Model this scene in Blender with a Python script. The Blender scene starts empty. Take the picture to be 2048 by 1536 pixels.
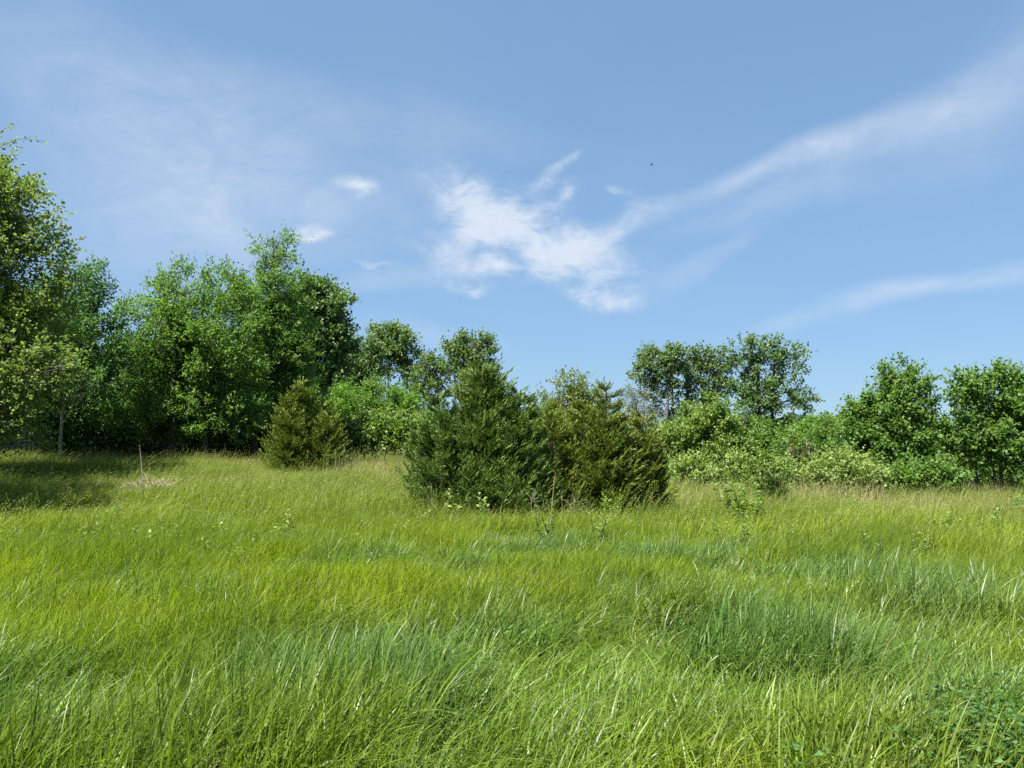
import bpy, math, random
import numpy as np

# ------------------------------------------------------------------ scene, camera, light
S = bpy.context.scene
COL = S.collection
F_PX = 1540.0          # focal length in photograph pixels (2048 wide)
PITCH = math.radians(3.86)
EYE = 1.62

cam_d = bpy.data.cameras.new("camera")
cam_d.sensor_width = 36.0
cam_d.lens = F_PX / 2048.0 * 36.0
cam_d.clip_start = 0.05
cam_d.clip_end = 6000.0
cam = bpy.data.objects.new("camera", cam_d)
cam.location = (0, 0, EYE)
cam.rotation_euler = (math.radians(90) + PITCH, 0, 0)
COL.objects.link(cam)
S.camera = cam

SUN_EL = math.radians(62)
SUN_ROT = math.radians(-134)      # clockwise from +Y: the sun stands high behind the viewer, to the left
sun_dir = np.array([math.sin(SUN_ROT) * math.cos(SUN_EL), math.cos(SUN_ROT) * math.cos(SUN_EL), math.sin(SUN_EL)])
sl = bpy.data.lights.new("sun", 'SUN')
sl.energy = 5.0
sl.angle = math.radians(0.53)
sl.color = (1.0, 0.955, 0.87)
so = bpy.data.objects.new("sun", sl)
COL.objects.link(so)
from mathutils import Vector
so.rotation_euler = Vector(-sun_dir).to_track_quat('-Z', 'Y').to_euler()
so.location = (-30, -10, 40)

S.view_settings.view_transform = 'Standard'
S.view_settings.look = 'None'
S.view_settings.exposure = 1.6
S.view_settings.gamma = 1.0
S.view_settings.use_curve_mapping = False
S.render.engine = 'CYCLES'
S.cycles.max_bounces = 4
S.cycles.diffuse_bounces = 2
S.cycles.glossy_bounces = 1
S.cycles.transmission_bounces = 2
S.cycles.use_denoising = False
S.cycles.caustics_reflective = False
S.cycles.caustics_refractive = False


def px_ray(px, py):
    u = (px - 1024.0) / F_PX
    v = (768.0 - py) / F_PX
    c, s = math.cos(PITCH), math.sin(PITCH)
    return np.array([u, c - v * s, s + v * c])


def at(px, py, d):
    """world point seen at photograph pixel (px, py), d metres ahead"""
    r = px_ray(px, py)
    return np.array([0, 0, EYE]) + r * (d / r[1])


def az_el(px, py):
    r = px_ray(px, py)
    r = r / np.linalg.norm(r)
    return math.atan2(r[0], r[1]), math.asin(r[2])


# ------------------------------------------------------------------ sky with thin clouds
world = bpy.data.worlds.new("World")
S.world = world
world.use_nodes = True
WT = world.node_tree
for n in list(WT.nodes):
    WT.nodes.remove(n)


def wn(t, **kw):
    n = WT.nodes.new(t)
    for k, v in kw.items():
        setattr(n, k, v)
    return n


def wl(a, b):
    WT.links.new(a, b)


def wmath(op, a, b=None, clamp=False):
    n = wn('ShaderNodeMath', operation=op)
    n.use_clamp = clamp
    for i, v in enumerate((a, b)):
        if v is None:
            continue
        if isinstance(v, (int, float)):
            n.inputs[i].default_value = v
        else:
            wl(v, n.inputs[i])
    return n.outputs[0]


def wnoise(vec, scale, detail=6.0, rough=0.55, dist=0.0):
    n = wn('ShaderNodeTexNoise')
    n.inputs['Scale'].default_value = scale
    n.inputs['Detail'].default_value = detail
    n.inputs['Roughness'].default_value = rough
    n.inputs['Distortion'].default_value = dist
    wl(vec, n.inputs['Vector'])
    return n.outputs['Fac']


sky = wn('ShaderNodeTexSky', sky_type='NISHITA')
sky.sun_disc = False
sky.sun_elevation = SUN_EL
sky.sun_rotation = SUN_ROT
sky.altitude = 0.0
sky.air_density = 1.0
sky.dust_density = 0.0
sky.ozone_density = 6.0
tc = wn('ShaderNodeTexCoord')
sep = wn('ShaderNodeSeparateXYZ')
wl(tc.outputs['Generated'], sep.inputs[0])
AZ = wmath('ARCTAN2', sep.outputs[0], sep.outputs[1])
EL = wmath('ARCSINE', sep.outputs[2])
cmb = wn('ShaderNodeCombineXYZ')
wl(AZ, cmb.inputs[0])
wl(EL, cmb.inputs[1])
ANG = cmb.outputs[0]


def wwarp(vec, scale, amount, detail=4.0):
    n = wn('ShaderNodeTexNoise')
    n.inputs['Scale'].default_value = scale
    n.inputs['Detail'].default_value = detail
    wl(vec, n.inputs['Vector'])
    s = wn('ShaderNodeVectorMath', operation='SUBTRACT')
    wl(n.outputs['Color'], s.inputs[0])
    s.inputs[1].default_value = (0.5, 0.5, 0.5)
    m = wn('ShaderNodeVectorMath', operation='MULTIPLY')
    wl(s.outputs[0], m.inputs[0])
    m.inputs[1].default_value = (amount, amount, 0)
    a = wn('ShaderNodeVectorMath', operation='ADD')
    wl(vec, a.inputs[0])
    wl(m.outputs[0], a.inputs[1])
    return a.outputs[0]


WARP = wwarp(ANG, 11.0, 0.075, 8.0)
WARP_S = wwarp(ANG, 26.0, 0.035, 8.0)
WARP_SOFT = wwarp(ANG, 3.5, 0.10, 3.0)


def blob(vec, px, py, lx, ly, deg, edge=0.0):
    """soft ellipse in the sky, centre and half lengths as photograph pixels, turned anticlockwise by deg"""
    a, e = az_el(px, py)
    s = wn('ShaderNodeVectorMath', operation='SUBTRACT')
    wl(vec, s.inputs[0])
    s.inputs[1].default_value = (a, e, 0)
    r = wn('ShaderNodeVectorRotate', rotation_type='Z_AXIS')
    wl(s.outputs[0], r.inputs['Vector'])
    r.inputs['Angle'].default_value = -math.radians(deg)
    m = wn('ShaderNodeVectorMath', operation='MULTIPLY')
    wl(r.outputs[0], m.inputs[0])
    m.inputs[1].default_value = (F_PX / lx, F_PX / ly, 0)
    ln = wn('ShaderNodeVectorMath', operation='LENGTH')
    wl(m.outputs[0], ln.inputs[0])
    mr = wn('ShaderNodeMapRange', interpolation_type='SMOOTHSTEP')
    wl(ln.outputs['Value'], mr.inputs[0])
    mr.inputs[1].default_value = edge
    mr.inputs[2].default_value = 1.0
    mr.inputs[3].default_value = 1.0
    mr.inputs[4].default_value = 0.0
    return mr.outputs[0]


def acc(items):
    out = None
    for b, k in items:
        v = wmath('MULTIPLY', b, k)
        out = v if out is None else wmath('ADD', out, v)
    return out


# cloud masses (puffy) and cirrus streaks (soft)
puffs = acc([
    (blob(WARP, 940, 400, 180, 95, -36), 1.2),
    (blob(WARP, 1050, 465, 230, 115, -14), 1.35),
    (blob(WARP, 1175, 515, 200, 62, -4), 1.2),
    (blob(WARP, 1235, 445, 190, 50, 24), 0.85),
    (blob(WARP, 900, 505, 170, 50, -20), 0.75),
    (blob(WARP, 985, 548, 130, 46, 0), 0.9),
    (blob(WARP_S, 940, 578, 90, 24, 0), 0.95),
    (blob(WARP_S, 712, 370, 92, 34, -8), 1.15),
    (blob(WARP_S, 625, 468, 72, 28, 0), 1.05),
    (blob(WARP_S, 1135, 372, 48, 40, 0), 1.0),
    (blob(WARP_S, 1100, 350, 60, 22, 40), 0.75),
    (blob(WARP_S, 1140, 322, 50, 20, 30), 0.6),
    (blob(WARP_S, 1240, 378, 60, 18, 0), 0.7),
    (blob(WARP_S, 1225, 598, 120, 48, -4), 1.1),
    (blob(WARP_S, 1150, 580, 100, 26, -10), 0.7),
    (blob(WARP_S, 750, 526, 60, 9, -3), 0.9),
])
streaks = acc([
    (blob(WARP_SOFT, 1480, 370, 430, 36, 17), 0.50),
    (blob(WARP_SOFT, 1760, 275, 440, 66, 19), 0.38),
    (blob(WARP_SOFT, 2000, 190, 330, 130, 24), 0.26),
    (blob(WARP_SOFT, 1400, 530, 190, 30, 22), 0.34),
    (blob(WARP_SOFT, 1830, 588, 420, 32, 8.5), 0.52),
    (blob(WARP_SOFT, 560, 370, 560, 190, -8), 0.30),
    (blob(WARP_SOFT, 250, 230, 460, 210, -24), 0.30),
    (blob(WARP_SOFT, 760, 240, 520, 90, -6), 0.22),
    (blob(WARP_SOFT, 330, 470, 500, 170, 4), 0.34),
    (blob(WARP_SOFT, 830, 560, 300, 34, 12), 0.30),
    (blob(WARP_SOFT, 860, 670, 230, 40, -5), 0.20),
    (blob(WARP_SOFT, 1560, 420, 330, 40, 10), 0.20),
])
stretch = wn('ShaderNodeMapping')
stretch.inputs['Scale'].default_value = (1.0, 1.9, 1.0)
stretch.inputs['Rotation'].default_value = (0, 0, math.radians(-12))
wl(ANG, stretch.inputs['Vector'])
n_puff = wnoise(stretch.outputs[0], 17.0, 11.0, 0.70, 0.5)
n_fine = wnoise(stretch.outputs[0], 7.0, 8.0, 0.62, 0.8)
n_wide = wnoise(stretch.outputs[0], 1.7, 4.0, 0.5, 0.3)
# puffs: mask bent by noise so that the rims break up
p1 = wmath('MULTIPLY', wmath('SUBTRACT', n_puff, 0.52), 4.6)
p2 = wmath('ADD', wmath('MULTIPLY', puffs, 1.22), wmath('MULTIPLY', p1, wmath('MULTIPLY', puffs, 1.0, True)))
mrp = wn('ShaderNodeMapRange', interpolation_type='SMOOTHSTEP')
wl(p2, mrp.inputs[0])
mrp.inputs[1].default_value = 0.08
mrp.inputs[2].default_value = 2.25
mrp.inputs[3].default_value = 0.0
mrp.inputs[4].default_value = 0.86
s1 = wmath('MULTIPLY', streaks, wmath('ADD', wmath('MULTIPLY', n_fine, 1.9), -0.25))
veil = wmath('MULTIPLY', wmath('SUBTRACT', n_wide, 0.42, True), 0.18)
cover = wmath('ADD', wmath('ADD', mrp.outputs[0], s1), veil, False)
cover = wmath('MULTIPLY', cover, wmath('ADD', wmath('MULTIPLY', wnoise(stretch.outputs[0], 34.0, 8.0, 0.68, 0.4), 0.7), 0.66))
cover = wmath('MINIMUM', cover, 0.92)
mix = wn('ShaderNodeMix', data_type='RGBA')
wl(cover, mix.inputs['Factor'])
gam = wn('ShaderNodeGamma')
gam.inputs['Gamma'].default_value = 0.38
wl(sky.outputs[0], gam.inputs['Color'])
bal = wn('ShaderNodeMix', data_type='RGBA', blend_type='MULTIPLY')
bal.inputs['Factor'].default_value = 1.0
wl(gam.outputs[0], bal.inputs['A'])
bal.inputs['B'].default_value = (1.48, 2.08, 2.73, 1)
wl(bal.outputs['Result'], mix.inputs['A'])
mix.inputs['B'].default_value = (4.95, 5.5, 6.3, 1)
bg = wn('ShaderNodeBackground')
bg.inputs['Strength'].default_value = 0.05
wl(mix.outputs['Result'], bg.inputs['Color'])
wo = wn('ShaderNodeOutputWorld')
wl(bg.outputs[0], wo.inputs['Surface'])


# ------------------------------------------------------------------ terrain
def vnoise(x, y, seed=0):
    x = np.asarray(x, float); y = np.asarray(y, float)
    xi = np.floor(x); yi = np.floor(y)
    xf = x - xi; yf = y - yi
    xf = xf * xf * (3 - 2 * xf); yf = yf * yf * (3 - 2 * yf)

    def h(a, b):
        t = np.sin(a * 127.1 + b * 311.7 + seed * 74.7) * 43758.5453
        return t - np.floor(t)
    return (h(xi, yi) * (1 - xf) + h(xi + 1, yi) * xf) * (1 - yf) + (h(xi, yi + 1) * (1 - xf) + h(xi + 1, yi + 1) * xf) * yf


def fbm(x, y, seed=0, oct=4):
    t = 0; a = 0.5; s = 0
    for k in range(oct):
        t = t + a * vnoise(np.asarray(x) * 2 ** k, np.asarray(y) * 2 ** k, seed + k * 13)
        s += a; a *= 0.5
    return t / s


def sstep(a, b, x):
    t = np.clip((np.asarray(x, float) - a) / (b - a), 0, 1)
    return t * t * (3 - 2 * t)


def zg(x, y):
    x = np.asarray(x, float); y = np.asarray(y, float)
    xe = 24 * np.tanh(x / 24)
    z = -0.22 * sstep(3, 18, y) - 0.042 * xe * sstep(5, 26, y) * (1 - 0.6 * sstep(50, 110, y))
    z = z + 0.16 * (fbm(x * 0.16, y * 0.16, 3, 3) - 0.5) * sstep(1, 5, np.hypot(x, y))
    return z


# ------------------------------------------------------------------ helpers
def tag(o, label=None, cat=None, group=None, kind=None):
    if label: o['label'] = label
    if cat: o['category'] = cat
    if group: o['group'] = group
    if kind: o['kind'] = kind
    return o


def empty(name, loc):
    o = bpy.data.objects.new(name, None)
    o.empty_display_size = 0.3
    o.location = loc
    COL.objects.link(o)
    return o


def make_mesh(name, V, Fc, shade=None, mats=(), mat_idx=None, smooth=False, hgt=None):
    """V (n,3); Fc list of (m,k) index arrays"""
    me = bpy.data.meshes.new(name)
    V = np.ascontiguousarray(V, dtype=np.float32)
    me.vertices.add(len(V))
    me.vertices.foreach_set('co', V.ravel())
    loops = np.concatenate([f.ravel() for f in Fc]).astype(np.int32)
    tot = np.concatenate([np.full(len(f), f.shape[1], np.int32) for f in Fc])
    start = np.concatenate([[0], np.cumsum(tot)[:-1]]).astype(np.int32)
    me.loops.add(len(loops))
    me.loops.foreach_set('vertex_index', loops)
    me.polygons.add(len(tot))
    me.polygons.foreach_set('loop_start', start)
    if mat_idx is not None:
        me.polygons.foreach_set('material_index', mat_idx.astype(np.int32))
    if smooth:
        me.polygons.foreach_set('use_smooth', np.ones(len(tot), bool))
    if shade is not None:
        a = me.attributes.new('shade', 'FLOAT', 'FACE')
        a.data.foreach_set('value', np.ascontiguousarray(shade, np.float32))
    if hgt is not None:
        a = me.attributes.new('tipness', 'FLOAT', 'POINT')
        a.data.foreach_set('value', np.ascontiguousarray(hgt, np.float32))
    for m in mats:
        me.materials.append(m)
    me.update(calc_edges=True)
    return me


def link(name, me, parent=None, loc=(0, 0, 0)):
    o = bpy.data.objects.new(name, me)
    o.location = loc
    if parent is not None:
        o.parent = parent
    COL.objects.link(o)
    return o


class MB:
    """collects vertices, faces and a shade value per face"""
    def __init__(self):
        self.V = []; self.F = {}; self.n = 0; self.order = []

    def add(self, V, Fc, shade=0.5):
        V = np.asarray(V, float).reshape(-1, 3)
        Fc = np.asarray(Fc, np.int64)
        sh = np.broadcast_to(np.asarray(shade, float), (len(Fc),))
        self.V.append(V)
        self.order.append((Fc + self.n, sh))
        self.n += len(V)

    def tube(self, P, R, sides=6, shade=0.5):
        P = np.asarray(P, float); n = len(P)
        R = np.broadcast_to(np.asarray(R, float), (n,))
        T = np.gradient(P, axis=0)
        T /= np.linalg.norm(T, axis=1)[:, None] + 1e-9
        ref = np.array([1.0, 0, 0]) if abs(T[0, 0]) < 0.8 else np.array([0, 1.0, 0])
        A = np.cross(T, ref); A /= np.linalg.norm(A, axis=1)[:, None] + 1e-9
        B = np.cross(T, A)
        th = np.arange(sides) / sides * 2 * np.pi
        ring = A[:, None, :] * np.cos(th)[None, :, None] + B[:, None, :] * np.sin(th)[None, :, None]
        V = (P[:, None, :] + ring * R[:, None, None]).reshape(-1, 3)
        i = np.arange(n - 1)[:, None] * sides
        j = np.arange(sides)[None, :]
        j2 = (j + 1) % sides
        q = np.stack([i + j, i + j2, i + sides + j2, i + sides + j], -1).reshape(-1, 4)
        self.add(V, q, shade)

    def leaves(self, C, D, N, L, W, shade, belly=0.45):
        """folded diamond leaves: base C, direction D, normal N"""
        C = np.asarray(C, float); n = len(C)
        D = D / (np.linalg.norm(D, axis=1)[:, None] + 1e-9)
        Sd = np.cross(D, N); Sd /= np.linalg.norm(Sd, axis=1)[:, None] + 1e-9
        U = np.cross(Sd, D)
        L = np.broadcast_to(np.asarray(L, float), (n,))[:, None]
        W = np.broadcast_to(np.asarray(W, float), (n,))[:, None]
        tip = C + D * L
        mid = C + D * L * belly + U * W * 0.16
        V = np.stack([C, mid + Sd * W * 0.5, tip - U * L * 0.06, mid - Sd * W * 0.5], 1).reshape(-1, 3)
        q = np.arange(n)[:, None] * 4 + np.arange(4)[None, :]
        self.add(V, q, shade)

    def mesh(self, name, mats, smooth=False):
        V = np.concatenate(self.V)
        Fc = [f for f, s in self.order]
        sh = np.concatenate([s for f, s in self.order])
        return make_mesh(name, V, Fc, sh, mats, smooth=smooth)

    def obj(self, name, mats, parent=None, loc=(0, 0, 0), smooth=False):
        return link(name, self.mesh(name, mats, smooth), parent, loc)


# ------------------------------------------------------------------ materials
def new_mat(name):
    m = bpy.data.materials.new(name)
    m.use_nodes = True
    t = m.node_tree
    for n in list(t.nodes):
        t.nodes.remove(n)
    return m, t


def leaf_mat(name, c1, c2, trans=0.35, rough=0.5, spec=0.3, tcol=None):
    """foliage: each leaf has its own place between two colours; part of the light passes through"""
    m, t = new_mat(name)
    N = t.nodes.new; Lk = t.links.new
    a = N('ShaderNodeAttribute'); a.attribute_name = 'shade'
    mx = N('ShaderNodeMix'); mx.data_type = 'RGBA'
    Lk(a.outputs['Fac'], mx.inputs['Factor'])
    mx.inputs['A'].default_value = (*c1, 1); mx.inputs['B'].default_value = (*c2, 1)
    p = N('ShaderNodeBsdfPrincipled')
    Lk(mx.outputs['Result'], p.inputs['Base Color'])
    p.inputs['Roughness'].default_value = rough
    p.inputs['Specular IOR Level'].default_value = spec
    tr = N('ShaderNodeBsdfTranslucent')
    hs = N('ShaderNodeMix'); hs.data_type = 'RGBA'; hs.blend_type = 'MULTIPLY'
    hs.inputs['Factor'].default_value = 1.0
    Lk(mx.outputs['Result'], hs.inputs['A'])
    hs.inputs['B'].default_value = (*(tcol or (1.5, 1.75, 0.6)), 1)
    Lk(hs.outputs['Result'], tr.inputs['Color'])
    ms = N('ShaderNodeMixShader'); ms.inputs[0].default_value = trans
    Lk(p.outputs[0], ms.inputs[1]); Lk(tr.outputs[0], ms.inputs[2])
    o = N('ShaderNodeOutputMaterial')
    Lk(ms.outputs[0], o.inputs['Surface'])
    return m


def bark_mat(name, c1, c2, scale=6.0):
    m, t = new_mat(name)
    N = t.nodes.new; Lk = t.links.new
    tcn = N('ShaderNodeTexCoord')
    mp = N('ShaderNodeMapping'); mp.inputs['Scale'].default_value = (3, 3, 0.6)
    Lk(tcn.outputs['Object'], mp.inputs['Vector'])
    nz = N('ShaderNodeTexNoise'); nz.inputs['Scale'].default_value = scale; nz.inputs['Detail'].default_value = 6
    Lk(mp.outputs[0], nz.inputs['Vector'])
    cr = N('ShaderNodeValToRGB')
    cr.color_ramp.elements[0].position = 0.35; cr.color_ramp.elements[0].color = (*c1, 1)
    cr.color_ramp.elements[1].position = 0.68; cr.color_ramp.elements[1].color = (*c2, 1)
    Lk(nz.outputs['Fac'], cr.inputs['Fac'])
    p = N('ShaderNodeBsdfPrincipled'); p.inputs['Roughness'].default_value = 0.9
    Lk(cr.outputs[0], p.inputs['Base Color'])
    b = N('ShaderNodeBump'); b.inputs['Strength'].default_value = 0.6; b.inputs['Distance'].default_value = 0.02
    Lk(nz.outputs['Fac'], b.inputs['Height']); Lk(b.outputs[0], p.inputs['Normal'])
    o = N('ShaderNodeOutputMaterial'); Lk(p.outputs[0], o.inputs['Surface'])
    return m


def grass_mat(name, trans=0.38, rough=0.42, spec=0.45):
    m, t = new_mat(name)
    N = t.nodes.new; Lk = t.links.new
    ti = N('ShaderNodeAttribute'); ti.attribute_type = 'INSTANCER'; ti.attribute_name = 'tint'
    a = N('ShaderNodeAttribute'); a.attribute_name = 'shade'
    mr = N('ShaderNodeMapRange'); Lk(a.outputs['Fac'], mr.inputs[0])
    mr.inputs[3].default_value = 0.42; mr.inputs[4].default_value = 1.58
    mu = N('ShaderNodeMix'); mu.data_type = 'RGBA'; mu.blend_type = 'MULTIPLY'; mu.inputs['Factor'].default_value = 1
    Lk(ti.outputs['Color'], mu.inputs['A']); Lk(mr.outputs[0], mu.inputs['B'])
    # a few blades (shade above 0.93) are straw
    gt = N('ShaderNodeMath'); gt.operation = 'GREATER_THAN'; gt.inputs[1].default_value = 0.93
    Lk(a.outputs['Fac'], gt.inputs[0])
    st = N('ShaderNodeMix'); st.data_type = 'RGBA'
    Lk(gt.outputs[0], st.inputs['Factor']); Lk(mu.outputs['Result'], st.inputs['A'])
    st.inputs['B'].default_value = (0.28, 0.27, 0.11, 1)
    p = N('ShaderNodeBsdfPrincipled')
    p.inputs['Roughness'].default_value = rough
    p.inputs['Specular IOR Level'].default_value = spec
    Lk(st.outputs['Result'], p.inputs['Base Color'])
    tr = N('ShaderNodeBsdfTranslucent')
    hs = N('ShaderNodeMix'); hs.data_type = 'RGBA'; hs.blend_type = 'MULTIPLY'; hs.inputs['Factor'].default_value = 1
    Lk(st.outputs['Result'], hs.inputs['A']); hs.inputs['B'].default_value = (1.5, 1.7, 0.7, 1)
    Lk(hs.outputs['Result'], tr.inputs['Color'])
    ms = N('ShaderNodeMixShader'); ms.inputs[0].default_value = trans
    Lk(p.outputs[0], ms.inputs[1]); Lk(tr.outputs[0], ms.inputs[2])
    o = N('ShaderNodeOutputMaterial'); Lk(ms.outputs[0], o.inputs['Surface'])
    return m


M = {}
M['bark_grey'] = bark_mat('bark_grey', (0.047, 0.039, 0.031), (0.156, 0.140, 0.117))
M['bark_pale'] = bark_mat('bark_pale', (0.125, 0.109, 0.086), (0.281, 0.257, 0.218))
M['bark_dark'] = bark_mat('bark_dark', (0.023, 0.019, 0.014), (0.070, 0.058, 0.047))
M['bark_red'] = bark_mat('bark_red', (0.031, 0.020, 0.014), (0.078, 0.053, 0.037))
M['leaf_olive'] = leaf_mat('leaf_olive', (0.082, 0.136, 0.030), (0.250, 0.295, 0.100), 0.42, 0.55, 0.35)
M['leaf_ash'] = leaf_mat('leaf_ash', (0.055, 0.122, 0.025), (0.190, 0.290, 0.070), 0.42, 0.55, 0.35)
M['leaf_deep'] = leaf_mat('leaf_deep', (0.041, 0.106, 0.028), (0.115, 0.202, 0.055), 0.28, 0.55, 0.35)
M['leaf_maple'] = leaf_mat('leaf_maple', (0.036, 0.098, 0.024), (0.120, 0.215, 0.055), 0.34, 0.55, 0.35)
M['leaf_cotton'] = leaf_mat('leaf_cotton', (0.052, 0.114, 0.034), (0.165, 0.234, 0.078), 0.30, 0.55, 0.35)
M['leaf_far'] = leaf_mat('leaf_far', (0.049, 0.101, 0.029), (0.173, 0.237, 0.069), 0.34, 0.55, 0.35)
M['leaf_fresh'] = leaf_mat('leaf_fresh', (0.072, 0.156, 0.017), (0.144, 0.252, 0.034), 0.40, 0.55, 0.35)
M['leaf_light'] = leaf_mat('leaf_light', (0.070, 0.136, 0.021), (0.212, 0.280, 0.068), 0.36, 0.55, 0.35)
M['leaf_pale'] = leaf_mat('leaf_pale', (0.112, 0.176, 0.037), (0.304, 0.376, 0.120), 0.35, 0.55, 0.35)
M['leaf_yellow'] = leaf_mat('leaf_yellow', (0.084, 0.126, 0.019), (0.210, 0.228, 0.048), 0.36, 0.55, 0.35)
M['leaf_weed'] = leaf_mat('leaf_weed', (0.090, 0.156, 0.024), (0.228, 0.288, 0.072), 0.34, 0.55, 0.35)
M['leaf_clover'] = leaf_mat('leaf_clover', (0.040, 0.096, 0.021), (0.104, 0.188, 0.045), 0.34, 0.55, 0.35)
M['cedar_green'] = leaf_mat('cedar_green', (0.058, 0.108, 0.024), (0.175, 0.245, 0.058), 0.14, 0.6, 0.2)
M['cedar_brown'] = leaf_mat('cedar_brown', (0.066, 0.106, 0.015), (0.182, 0.220, 0.038), 0.14, 0.6, 0.2)
M['cedar_olive'] = leaf_mat('cedar_olive', (0.076, 0.113, 0.015), (0.206, 0.239, 0.040), 0.16, 0.55, 0.35)
M['cedar_grey'] = leaf_mat('cedar_grey', (0.071, 0.087, 0.040), (0.176, 0.176, 0.087), 0.14, 0.6, 0.3)
M['straw'] = leaf_mat('straw', (0.239, 0.193, 0.092), (0.478, 0.414, 0.239), 0.25, 0.6, 0.3, (1.2, 1.1, 0.8))
M['dead_stem'] = leaf_mat('dead_stem', (0.184, 0.147, 0.102), (0.386, 0.331, 0.248), 0.1, 0.7, 0.3, (1.1, 1.0, 0.8))
M['bud_cream'] = leaf_mat('bud_cream', (0.368, 0.386, 0.221), (0.570, 0.570, 0.386), 0.3, 0.6, 0.3, (1.1, 1.1, 0.8))
M['grass_lush'] = grass_mat('grass_lush', 0.36, 0.42, 0.42)
M['grass_fine'] = grass_mat('grass_fine', 0.40, 0.5, 0.25)
M['grass_seed'] = grass_mat('grass_seed', 0.36, 0.5, 0.25)


def ground_mat():
    m, t = new_mat('soil_thatch')
    N = t.nodes.new; Lk = t.links.new
    tcn = N('ShaderNodeTexCoord')
    nz = N('ShaderNodeTexNoise'); nz.inputs['Scale'].default_value = 3.0; nz.inputs['Detail'].default_value = 8
    Lk(tcn.outputs['Object'], nz.inputs['Vector'])
    cr = N('ShaderNodeValToRGB')
    cr.color_ramp.elements[0].position = 0.3; cr.color_ramp.elements[0].color = (0.024, 0.031, 0.010, 1)
    cr.color_ramp.elements[1].position = 0.72; cr.color_ramp.elements[1].color = (0.058, 0.066, 0.022, 1)
    Lk(nz.outputs['Fac'], cr.inputs['Fac'])
    p = N('ShaderNodeBsdfPrincipled'); p.inputs['Roughness'].default_value = 0.95; p.inputs['Specular IOR Level'].default_value = 0.05
    Lk(cr.outputs[0], p.inputs['Base Color'])
    b = N('ShaderNodeBump'); b.inputs['Strength'].default_value = 0.8; b.inputs['Distance'].default_value = 0.05
    Lk(nz.outputs['Fac'], b.inputs['Height']); Lk(b.outputs[0], p.inputs['Normal'])
    o = N('ShaderNodeOutputMaterial'); Lk(p.outputs[0], o.inputs['Surface'])
    return m


def build_ground():
    xs = np.concatenate([-np.geomspace(2500, 62, 14), np.arange(-60, 60.1, 1.0), np.geomspace(62, 2500, 14)])
    ys = np.concatenate([[-200, -80, -30], np.arange(-12, 90.1, 1.0), np.geomspace(95, 4000, 18)])
    X, Y = np.meshgrid(xs, ys)
    Z = zg(X, Y)
    V = np.stack([X, Y, Z], -1).reshape(-1, 3)
    nx, ny = len(xs), len(ys)
    i = np.arange(ny - 1)[:, None] * nx; j = np.arange(nx - 1)[None, :]
    q = np.stack([i + j, i + j + 1, i + nx + j + 1, i + nx + j], -1).reshape(-1, 4)
    o = link('ground', make_mesh('ground', V, [q], None, [ground_mat()], smooth=True))
    tag(o, 'gently sloping meadow ground under the grass', 'ground', kind='structure')


build_ground()


# ------------------------------------------------------------------ woody plants
def rdir(rng, n):
    v = rng.normal(size=(n, 3))
    return v / np.linalg.norm(v, axis=1)[:, None]


def curve(a, b, rng, bend=0.12, n=6, sag=0.0):
    a = np.asarray(a, float); b = np.asarray(b, float)
    L = np.linalg.norm(b - a)
    t = np.linspace(0, 1, n)[:, None]
    off = rng.normal(size=3) * bend * L
    P = a + (b - a) * t + off * (t * (1 - t) * 2) + np.array([0, 0, sag * L]) * t * (1 - t) * 4
    return P


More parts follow.
